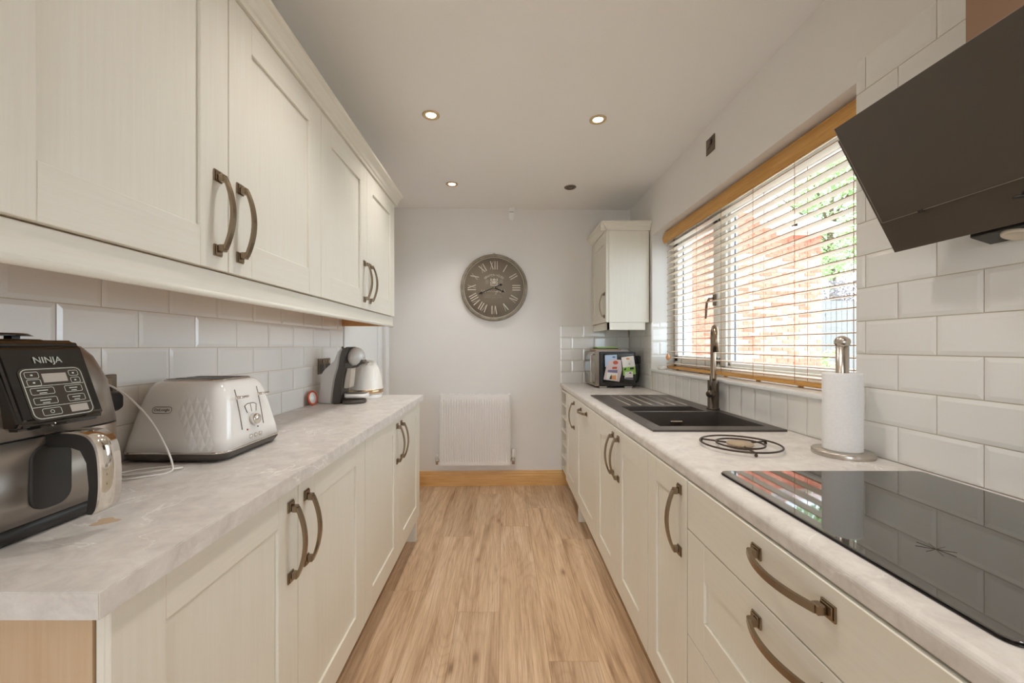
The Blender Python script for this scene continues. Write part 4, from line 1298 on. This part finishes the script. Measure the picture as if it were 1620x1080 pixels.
def spline(pts, n=8):
    P = [Vector(p) for p in pts]; out = []
    for i in range(len(P) - 1):
        p0, p1, p2, p3 = P[max(i - 1, 0)], P[i], P[i + 1], P[min(i + 2, len(P) - 1)]
        for k in range(n):
            t = k / n
            out.append(0.5 * ((2 * p1) + (-p0 + p2) * t + (2 * p0 - 5 * p1 + 4 * p2 - p3) * t * t + (-p0 + 3 * p1 - 3 * p2 + p3) * t ** 3))
    out.append(P[-1]); return out
zc_ = ZL + 0.0024
b = nb()
tube(b, spline([(-0.990, 0.945, 1.140), (-0.965, 0.955, 1.142), (-0.915, 0.965, 1.110), (-0.860, 0.968, 1.050), (-0.822, 0.968, 0.985), (-0.800, 0.962, 0.940), (-0.800, 0.950, zc_), (-0.825, 0.920, zc_), (-0.870, 0.890, zc_), (-0.905, 0.872, zc_), (-0.93, 0.90, zc_), (-0.90, 0.960, zc_), (-0.84, 0.995, zc_), (-0.800, 0.990, zc_), (-0.795, 0.970, zc_ + 0.004), (-0.83, 0.945, zc_ + 0.004), (-0.885, 0.925, zc_), (-0.930, 0.935, zc_), (-0.935, 0.965, zc_)]), 0.0022, 7)
tag(part('charging_cable', b, 'white_plastic'), 'thin white charging cable looping over the worktop by the toaster', 'cable')
# brown stain on the worktop by the fryer (a scorch with its own outline)
b = nb()
pts = []
for i in range(18):
    a = 2 * pi * i / 18
    rr_ = 0.019 * (1 + 0.25 * sin(3 * a + 1) + 0.12 * sin(5 * a))
    pts.append((-0.690 + rr_ * cos(a) * 0.9, 0.690 + rr_ * sin(a) * 0.8))
prism(b, pts, lambda u, v, t: (u, v, t), ZL + 0.0001, ZL + 0.0006)
plain('tea_stain', rgb(206, 180, 150), 0.5)
tag(part('tea_spill', b, 'tea_stain'), 'small tan spill on the worktop below the air fryer handle', 'spill')

# ------------------------------------------------------------------ coffee machine
CY, CZ = 2.135, ZL
def cpt(px, py, Y=2.08):      # picture measure -> x, z at the machine's side plane
    return ((490 + px / 6.747 - VPX) * Y / FPX, CAMZ - (490 + py / 6.747 - VPY) * Y / FPX)
c = thing('coffee_machine', 'silver and black capsule coffee machine with round head', 'coffee machine', (-0.86, CY, ZL))
def cprof(pts): return [cpt(*p) for p in pts]
def fix(poly): return [(x, max(z, ZL + 0.0005)) for x, z in poly]
rear = fix(cprof([(90, 1012), (78, 960), (100, 860), (112, 760), (118, 690), (150, 640), (205, 590), (255, 555), (280, 480), (310, 425), (345, 402), (325, 480), (305, 600), (265, 745), (245, 880), (236, 1014)]))
b = nb(); prism(b, rear, fxz, CY - 0.055, CY + 0.055, 0.008, 3); part('rear_shell', b, 'coffee_silver', c)
band = fix(cprof([(236, 1014), (245, 880), (265, 745), (305, 600), (318, 500), (340, 425), (375, 398), (425, 394), (395, 450), (378, 510), (370, 570), (376, 620), (352, 720), (338, 820), (332, 900), (318, 1014)]))
b = nb(); prism(b, band, fxz, CY - 0.058, CY + 0.058, 0.006, 2); part('arch', b, 'coffee_dark', c)
hx_, hz_ = cpt(458, 506)
b = nb(); ball(b, (hx_, CY, hz_), 0.0445, 1.0, 1.15, 1.17, 24, 16); part('head', b, 'coffee_silver', c)
nz_ = fix(cprof([(500, 535), (545, 532), (550, 560), (580, 562), (578, 574), (530, 582), (480, 618), (425, 622), (420, 610), (480, 590)]))
b = nb(); prism(b, nz_, fxz, CY - 0.030, CY + 0.030, 0.003); part('nozzle', b, 'coffee_dark', c)
sp = fix(cprof([(376, 620), (425, 620), (415, 720), (405, 840), (345, 850), (340, 800), (360, 700)]))
b = nb(); prism(b, sp, fxz, CY - 0.035, CY + 0.035, 0.003); part('spine', b, 'steel', c)
b = nb(); q1, q2 = cpt(325, 425), cpt(298, 396)
tube(b, [(q1[0], CY, q1[1]), (q2[0], CY, q2[1])], 0.0045, 8); part('lock_lever', b, 'black_plastic', c)
tx0, tz0 = cpt(335, 925); tx1, tz1 = cpt(572, 855)
b = nb(); loft(b, [(ZL + 0.030, (tx0 + tx1) / 2, CY + 0.01, (tx1 - tx0) / 2, 0.050, 0.03), (ZL + 0.050, (tx0 + tx1) / 2, CY + 0.01, (tx1 - tx0) / 2, 0.050, 0.03)], 6); part('cup_shelf', b, 'white_plastic', c)
b = nb(); loft(b, [(ZL + 0.050, (tx0 + tx1) / 2 , CY + 0.01, (tx1 - tx0) / 2 - 0.006, 0.044, 0.028), (ZL + 0.0515, (tx0 + tx1) / 2, CY + 0.01, (tx1 - tx0) / 2 - 0.006, 0.044, 0.028)], 6); part('drip_grid', b, 'coffee_dark', c)
b = nb(); dx0 = cpt(312, 1000)[0]; dx1 = cpt(560, 1000)[0]
lathe(b, [(0, 0.0), (0.060, 0.0), (0.064, 0.006), (0.064, 0.016), (0.060, 0.020), (0.054, 0.018), (0, 0.018)], ((dx0 + dx1) / 2, CY - 0.005, ZL + 0.0004), 32); part('drip_base', b, 'coffee_dark', c)
# coaster leaning by the coffee machine
c = thing('round_lid', 'small white round lid with orange rim leaning on the tiles', 'lid', (-0.975, 2.035, ZL))
m = Matrix.Translation((-0.978, 2.035, ZL + 0.0385)) @ Matrix.Rotation(radians(-9), 4, 'Z') @ Matrix.Rotation(radians(82), 4, 'Y')
b = nb(); tube(b, [(0.033 * cos(2 * pi * i / 24), 0.033 * sin(2 * pi * i / 24), 0) for i in range(24)], 0.0052, 8, True); bmesh.ops.transform(b, matrix=m, verts=b.verts); part('rim', b, 'orange', c)
b = nb(); lathe(b, [(0, 0.003), (0.033, 0.002), (0.033, -0.002), (0, -0.002)], (0, 0, 0), 24); bmesh.ops.transform(b, matrix=m, verts=b.verts); part('disc', b, 'white_plastic', c)

# ------------------------------------------------------------------ kettle
KX, KY = -0.815, 2.352
c = thing('kettle', 'white dome shaped kettle with a brass band behind the coffee machine', 'kettle', (KX, KY, ZL))
b = nb(); lathe(b, [(0, 0), (0.094, 0), (0.096, 0.004), (0.096, 0.022), (0.094, 0.024), (0, 0.024)], (KX, KY, ZL + 0.0003), 40); part('power_base', b, 'white_gloss', c)
b = nb(); lathe(b, [(0, 0.025), (0.098, 0.025), (0.0985, 0.048), (0.097, 0.060), (0.093, 0.095), (0.086, 0.130), (0.076, 0.165), (0.066, 0.190), (0.058, 0.206), (0.050, 0.212), (0, 0.213)], (KX, KY, ZL), 40); part('body', b, 'kettle', c)
b = nb(); lathe(b, [(0.0985, 0.030), (0.0998, 0.031), (0.0998, 0.052), (0.0975, 0.053)], (KX, KY, ZL), 40); part('band', b, 'gold', c)
b = nb(); lathe(b, [(0, 0.2135), (0.048, 0.2135), (0.046, 0.219), (0.02, 0.222), (0, 0.222)], (KX, KY, ZL), 32); part('lid', b, 'kettle', c)
b = nb()
sp = spline([(KX - 0.052, KY + 0.03, ZL + 0.205), (KX - 0.085, KY + 0.055, ZL + 0.200), (KX - 0.105, KY + 0.07, ZL + 0.150), (KX - 0.105, KY + 0.07, ZL + 0.09), (KX - 0.086, KY + 0.05, ZL + 0.05)], 6)
tube(b, sp, 0.010, 10); part('handle', b, 'kettle', c)
b = nb(); prism(b, [(0.050, 0.178), (0.092, 0.206), (0.088, 0.210), (0.046, 0.212)], lambda u, v, t: (KX + u * 0.55 - t * 0.8, KY - u * 0.75 - t * 0.6, ZL + v), -0.018, 0.018, 0.003); part('spout', b, 'kettle', c)

# ------------------------------------------------------------------ microwave
MY0, MX0, MX1, MZ0, MZ1 = 3.128, 0.716, 1.036, ZR + 0.014, 1.184
c = thing('microwave', 'black and steel microwave with its side covered in notes', 'microwave', (0.88, 3.3, ZR))
b = nb(); box(b, MX0 + 0.035, MX1, MY0, 3.515, MZ0, MZ1, 0.006, 2); part('case', b, 'black_plastic', c)
b = nb(); box(b, MX0, MX0 + 0.034, MY0 + 0.002, 3.513, MZ0, MZ1, 0.004, 2); dr = part('door', b, 'microwave_steel', c)
b = nb(); box(b, MX0 - 0.0015, MX0 + 0.001, MY0 + 0.13, 3.50, MZ0 + 0.03, MZ1 - 0.03); part('door_window', b, 'black_gloss', dr)
b = nb(); box(b, MX0 + 0.060, MX1 - 0.012, MY0 - 0.0022, MY0 + 0.001, MZ0 + 0.016, MZ1 - 0.016, 0.002); part('side_panel', b, 'black_gloss', c)
b = nb(); tube(b, [(MX0 - 0.001, MY0 + 0.03, MZ1 - 0.022), (MX0 - 0.026, MY0 + 0.03, MZ1 - 0.026), (MX0 - 0.026, MY0 + 0.03, MZ0 + 0.032), (MX0 - 0.001, MY0 + 0.03, MZ0 + 0.028)], 0.006, 8); part('handle', b, 'steel', dr)
for xx in (MX0 + 0.07, MX1 - 0.05):
    for yy in (MY0 + 0.03, 3.48):
        b = nb(); box(b, xx - 0.03, xx + 0.03, yy - 0.012, yy + 0.012, ZR + 0.0003, MZ0, 0.002); part('foot', b, 'steel', c)
b = nb(); tube(b, spline([(MX1 - 0.002, 3.25, 1.14), (MX1 + 0.030, 3.22, 1.145), (MX1 + 0.048, 3.20, 1.10), (MX1 + 0.050, 3.19, 1.02), (MX1 + 0.040, 3.20, 0.95), (MX1 + 0.015, 3.24, 0.925), (MX1 - 0.002, 3.26, 0.93)]), 0.006, 8); part('flex', b, 'black_rubber', c)
b = nb(); box(b, 1.055, XR - 0.002, 3.235, 3.285, 1.08, 1.15, 0.006, 2)
tag(part('plug', b, 'black_plastic'), 'black plug on the tiles behind the microwave', 'plug')
def mpt(px, py): return ((920 + px / 11.57 - VPX) * MY0 / FPX, CAMZ - (540 + py / 11.57 - VPY) * MY0 / FPX)
lay = [0]
def paper(name, pts, mat, lab, prints=(), cat='note'):
    y = MY0 - 0.0026 - lay[0] * 0.0011; lay[0] += 1
    P = [mpt(*p) for p in pts]
    cxm = sum(p[0] for p in P) / len(P); czm = sum(p[1] for p in P) / len(P)
    c = thing(name, lab, cat, (cxm, y, czm), 'notes stuck on the microwave')
    b = nb(); prism(b, P, lambda u, v, t: (u, t, v), y, y - 0.0007); part('sheet', b, mat, c)
    for pp, m_ in prints:
        b = nb(); prism(b, [mpt(*p) for p in pp], lambda u, v, t: (u, t, v), y - 0.0007, y - 0.0009); part('print', b, m_, c)
def oval(cx_, cy_, rx_, ry_): return [(cx_ + rx_ * cos(2 * pi * i / 12), cy_ + ry_ * sin(2 * pi * i / 12)) for i in range(12)]
paper('card', [(425, 250), (645, 240), (645, 460), (430, 465)], 'paper_blue', 'pale blue card at the top of the microwave side', [(oval(590, 285, 30, 18), 'ink_violet')])
paper('leaflet', [(450, 455), (560, 330), (720, 335), (735, 520), (690, 735), (400, 695)], 'paper_pink', 'large pinkish leaflet on the microwave side', [])
paper('photo_print', [(480, 350), (670, 335), (660, 575), (475, 560)], 'paper_pink', 'picture print with a red topped shape on the microwave', [(oval(620, 385, 48, 36), 'ink_red'), ([(560, 465), (645, 460), (645, 500), (560, 505)], 'ink_red'), ([(478, 520), (655, 520), (652, 572), (476, 558)], 'ink_violet')])
paper('photo_card', [(465, 570), (655, 580), (640, 715), (450, 695)], 'paper_white', 'small white card with orange and black shapes, lowest on microwave', [([(550, 620), (625, 615), (630, 700), (545, 695)], 'ink_orange'), ([(505, 690), (520, 640), (545, 600), (555, 690)], 'ink_dark')])
paper('card', [(750, 470), (975, 455), (990, 595), (760, 625)], 'paper_green', 'bright green card on the microwave side', [([(880, 480), (945, 470), (955, 505), (885, 515)], 'ink_dark')])
paper('notepad', [(720, 290), (945, 260), (975, 455), (750, 475)], 'paper_white', 'cream notepad sheet held by a round magnet on the microwave', [(oval(840, 315, 34, 18), 'ink_orange'), ([(775, 495), (810, 480), (808, 520), (772, 530)], 'ink_dark')])
paper('card', [(790, 555), (935, 545), (938, 695), (780, 680)], 'paper_white', 'small white card overlapping the green card', [([(790, 655), (935, 655), (938, 690), (782, 678)], 'ink_violet'), (oval(885, 575, 22, 14), 'ink_violet')])
mx_, mz_ = mpt(865, 405)
b = nb(); lathe(b, [(0, 0.006), (0.006, 0.005), (0.0075, 0.001), (0.0075, 0), (0, 0)], (mx_, MY0 - 0.0105, mz_), 18, RX)
tag(part('fridge_magnet', b, 'chrome'), 'round shiny magnet holding the notepad sheet', 'magnet')
# things on top of the microwave
b = nb(); loft(b, [(MZ1 + 0.0003, 0.87, 3.27, 0.13, 0.10, 0.01), (MZ1 + 0.007, 0.87, 3.27, 0.128, 0.10, 0.01)], 3)
tag(part('folded_cloth', b, 'paper_pink'), 'flat folded pink cloth lying on the microwave', 'cloth')
b = nb(); box(b, 0.735, 0.945, 3.20, 3.40, MZ1 + 0.0075, MZ1 + 0.020, 0.003); tag(part('tray', b, 'cork'), 'thin tan tray stacked on the pink cloth', 'tray')
b = nb(); box(b, 0.755, 0.925, 3.215, 3.38, MZ1 + 0.0205, MZ1 + 0.027, 0.002); tag(part('notebook', b, 'ink_dark'), 'dark notebook on the tan tray', 'book')
b = nb(); box(b, 0.757, 0.923, 3.217, 3.378, MZ1 + 0.0275, MZ1 + 0.036, 0.002); tag(part('notebook', b, 'paper_green'), 'green notebook topping the pile on the microwave', 'book')

# ------------------------------------------------------------------ trivet and kitchen roll
VX, VY, VR = 0.771, 1.300, 0.117
c = thing('trivet', 'round bronze wire trivet lying between sink and hob', 'trivet', (VX, VY, ZR))
def ringpts(r_, z_, n_=40): return [(VX + r_ * cos(2 * pi * i / n_), VY + r_ * sin(2 * pi * i / n_), z_) for i in range(n_)]
b = nb(); tube(b, ringpts(VR, ZR + 0.013, 48), 0.0030, 8, True); part('outer_ring', b, 'wire_iron', c)
b = nb(); tube(b, ringpts(0.070, ZR + 0.013), 0.0030, 8, True); part('inner_ring', b, 'wire_iron', c)
for k in range(3):
    a = 2 * pi * k / 3 + 0.35
    b = nb(); tube(b, [(VX + 0.030 * cos(a), VY + 0.030 * sin(a), ZR + 0.011), (VX + (VR + 0.002) * cos(a), VY + (VR + 0.002) * sin(a), ZR + 0.011)], 0.0030, 8); part('spoke', b, 'wire_iron', c)
    b = nb(); ball(b, (VX + VR * cos(a), VY + VR * sin(a), ZR + 0.0052), 0.005, 1, 1, 1, 10, 6); part('foot', b, 'wire_iron', c)
b = nb(); lathe(b, [(0, 0.008), (0.038, 0.008), (0.040, 0.011), (0.038, 0.016), (0, 0.017)], (VX, VY, ZR), 28); part('centre_pad', b, 'cork', c)

PX, PY = 1.031, 1.213
c = thing('kitchen_roll_holder', 'brushed steel kitchen roll stand by the tiled wall', 'roll holder', (PX, PY, ZR))
b = nb(); lathe(b, [(0, 0.0004), (0.076, 0.0004), (0.0765, 0.002), (0.0765, 0.013), (0.074, 0.0155), (0, 0.016)], (PX, PY, ZR), 48); part('base', b, 'steel', c)
b = nb(); lathe(b, [(0, 0.016), (0.0165, 0.016), (0.0165, 0.330), (0, 0.330)], (PX, PY, ZR), 24); part('post', b, 'steel', c)
b = nb(); ball(b, (PX, PY, ZR + 0.343), 0.0205, 1, 1, 0.92, 24, 14); part('finial', b, 'steel', c)
b = nb(); lathe(b, [(0.021, 0.0165), (0.0485, 0.0165), (0.0492, 0.02), (0.0492, 0.245), (0.0485, 0.249), (0.021, 0.249), (0.021, 0.0165)], (PX, PY, ZR), 56)
o = tag(part('kitchen_roll', b, 'paper_towel'), 'white kitchen paper roll on the steel stand', 'paper roll')

# ------------------------------------------------------------------ outside
bm = nb(); box(bm, -12, 30, -14, 30, -0.5, -0.15)
tag(part('ground', bm, 'lawn'), 'pale garden ground beyond the window', kind='structure')
HYW = 8.0
HX0, HX1, HZE = 2.9, 6.387, 3.515
def wall_top(x): return HZE + max(0.0, (5.6 - x) * 0.746)
c = thing('brick_house', 'pale red brick house with sloping roof seen through the blind', 'building', (5.0, HYW, -0.15))
bm = nb(); prism(bm, [(HX0, -0.15), (HX1, -0.15), (HX1, HZE), (5.6, HZE), (HX0, wall_top(HX0))], lambda u, v, t: (u, t, v), HYW + 0.012, HYW + 5.0); part('wall', bm, 'mortar', c)
t = nb(); box(t, -0.1075, 0.1075, -0.006, 0.010, -0.0325, 0.0325, 0.003); BRICK = finish_mesh('brick', t, 'brick_red')
t = nb(); box(t, -0.05, 0.05, -0.006, 0.010, -0.0325, 0.0325, 0.003); HALF = finish_mesh('brick', t, 'brick_red')
allb = []
row = 0; z = -0.11
while z < 5.6:
    x = HX0 + (0.0 if row % 2 else 0.1125)
    if row % 2 == 0: allb.append((HX0 + 0.05, z, 1))
    while x + 0.05 < HX1:
        if x + 0.2 > HX1:
            if z + 0.0375 < wall_top(HX1): allb.append((HX1 - 0.05, z, 1))
            break
        if z + 0.0375 < wall_top(x + 0.215): allb.append((x + 0.1075, z, 0))
        x += 0.225
    z += 0.075; row += 1
allb.sort(key=lambda q: max(abs(q[0] - 5.25) / 1.25, abs(q[1] - 2.0) / 1.15))
for x, z, hf in allb[:300]:
    place('brick', HALF if hf else BRICK, (x, HYW + random.uniform(-0.003, 0.003), z), c)
bm = nb()
for x, z, hf in allb[300:]:
    hw_ = 0.05 if hf else 0.1075
    box(bm, x - hw_, x + hw_, HYW - 0.006, HYW + 0.013, z - 0.0325, z + 0.0325)
tag(part('brickwork', bm, 'brick_red', c), kind='stuff')
bm = nb()
prism(bm, [(5.72, HZE - 0.07), (5.72, HZE + 0.10), (HX0 - 0.3, wall_top(HX0 - 0.3) + 0.20), (HX0 - 0.3, wall_top(HX0 - 0.3) + 0.03)], lambda u, v, t: (u, t, v), HYW - 0.25, HYW + 5.2)
part('gable_roof', bm, 'roof_grey', c)
bm = nb(); prism(bm, [(5.72, HZE - 0.10), (5.72, HZE - 0.07), (HX0 - 0.3, wall_top(HX0 - 0.3) + 0.03), (HX0 - 0.3, wall_top(HX0 - 0.3) - 0.03)], lambda u, v, t: (u, t, v), HYW - 0.26, HYW - 0.22); part('bargeboard', bm, 'soffit', c)
bm = nb()
prism(bm, [(HYW - 0.25, HZE + 0.0), (HYW - 0.25, HZE + 0.10), (HYW + 3.2, HZE + 1.75), (HYW + 3.2, HZE + 1.65)], lambda u, v, t: (t, u, v), 5.60, HX1 + 0.2); part('lean_to_roof', bm, 'roof_grey', c)
bm = nb(); box(bm, 5.6, HX1 + 0.22, HYW - 0.30, HYW - 0.25, HZE - 0.08, HZE + 0.03); part('fascia', bm, 'soffit', c)
# fence
c = thing('garden_fence', 'grey upright board fence beyond the brick house corner', 'fence', (8.2, 9.2, -0.15))
t = nb(); box(t, -0.058, 0.058, -0.010, 0.010, 0, 2.42, 0.003); BOARD = finish_mesh('board', t, 'fence_wood')
for k in range(30):
    place('board', BOARD, (6.75 + k * 0.124, 9.2 + (0.006 if k % 2 else 0), -0.15), c)
bm = nb(); box(bm, 6.7, 10.5, 9.21, 9.27, 0.3, 0.38); box(bm, 6.7, 10.5, 9.21, 9.27, 1.9, 1.98); part('rail', bm, 'fence_wood', c)
# planting
def leaves(b, cx_, cy_, cz_, rx_, ry_, rz_, n_, size, clumps):
    cl = []
    for _ in range(clumps):
        a = random.uniform(0, 2 * pi); u = random.uniform(-1, 1); rr2 = random.uniform(0.45, 1.0)
        q = math.sqrt(1 - u * u)
        cl.append((cx_ + rx_ * rr2 * q * cos(a), cy_ + ry_ * rr2 * q * sin(a), cz_ + rz_ * rr2 * u))
    for _ in range(n_):
        px, py, pz = random.choice(cl)
        s_ = 0.24
        p_ = Vector((random.gauss(px, rx_ * s_ * 0.6), random.gauss(py, ry_ * s_ * 0.6), random.gauss(pz, rz_ * s_ * 0.5)))
        m = Euler((random.uniform(-1, 1), random.uniform(-1, 1), random.uniform(0, 6.28))).to_matrix()
        s1 = size * random.uniform(0.6, 1.3)
        pts = [p_ + m @ Vector(v) * s1 for v in ((0, -1, 0), (0.45, 0, 0.12), (0, 1, 0), (-0.45, 0, 0.12))]
        b.faces.new([b.verts.new(v) for v in pts])
c = thing('garden_tree', 'leafy green tree standing behind the fence', 'tree', (11.6, 14.0, -0.15))
bm = nb(); tube(bm, [(11.6, 14, -0.15), (11.62, 14, 2.5), (11.5, 14.05, 5.0), (11.6, 14.0, 7.2)], [0.16, 0.13, 0.09, 0.04], 8)
for k in range(7):
    a = k * 0.9
    tube(bm, [(11.55, 14.0, 3.6 + k * 0.35), (11.55 + 0.9 * cos(a), 14 + 0.9 * sin(a), 4.8 + k * 0.4), (11.55 + 1.7 * cos(a), 14 + 1.7 * sin(a), 5.5 + k * 0.45)], [0.05, 0.035, 0.012], 6)
part('trunk', bm, 'bark', c)
bm = nb(); leaves(bm, 11.4, 14.0, 6.2, 2.3, 1.8, 2.9, 9500, 0.085, 70); part('crown', bm, 'leaf', c)
c = thing('garden_shrub', 'dull purplish shrub rising just above the fence', 'shrub', (8.6, 10.0, -0.15))
bm = nb(); tube(bm, [(8.6, 10, -0.15), (8.6, 10, 1.6), (8.55, 10, 2.6)], [0.05, 0.04, 0.015], 6); part('stem', bm, 'bark', c)
bm = nb(); leaves(bm, 8.6, 10.0, 2.55, 0.75, 0.4, 0.6, 900, 0.05, 20); part('foliage', bm, 'leaf_dull', c)
c = thing('garden_shrub', 'small yellow green bush at the foot of the fence', 'shrub', (7.0, 8.7, -0.15))
bm = nb(); tube(bm, [(7.0, 8.7, -0.15), (7.0, 8.7, 0.7)], [0.03, 0.012], 6); part('stem', bm, 'bark', c)
bm = nb(); leaves(bm, 7.0, 8.7, 0.6, 0.42, 0.3, 0.55, 1100, 0.045, 18); part('foliage', bm, 'leaf_pale', c)
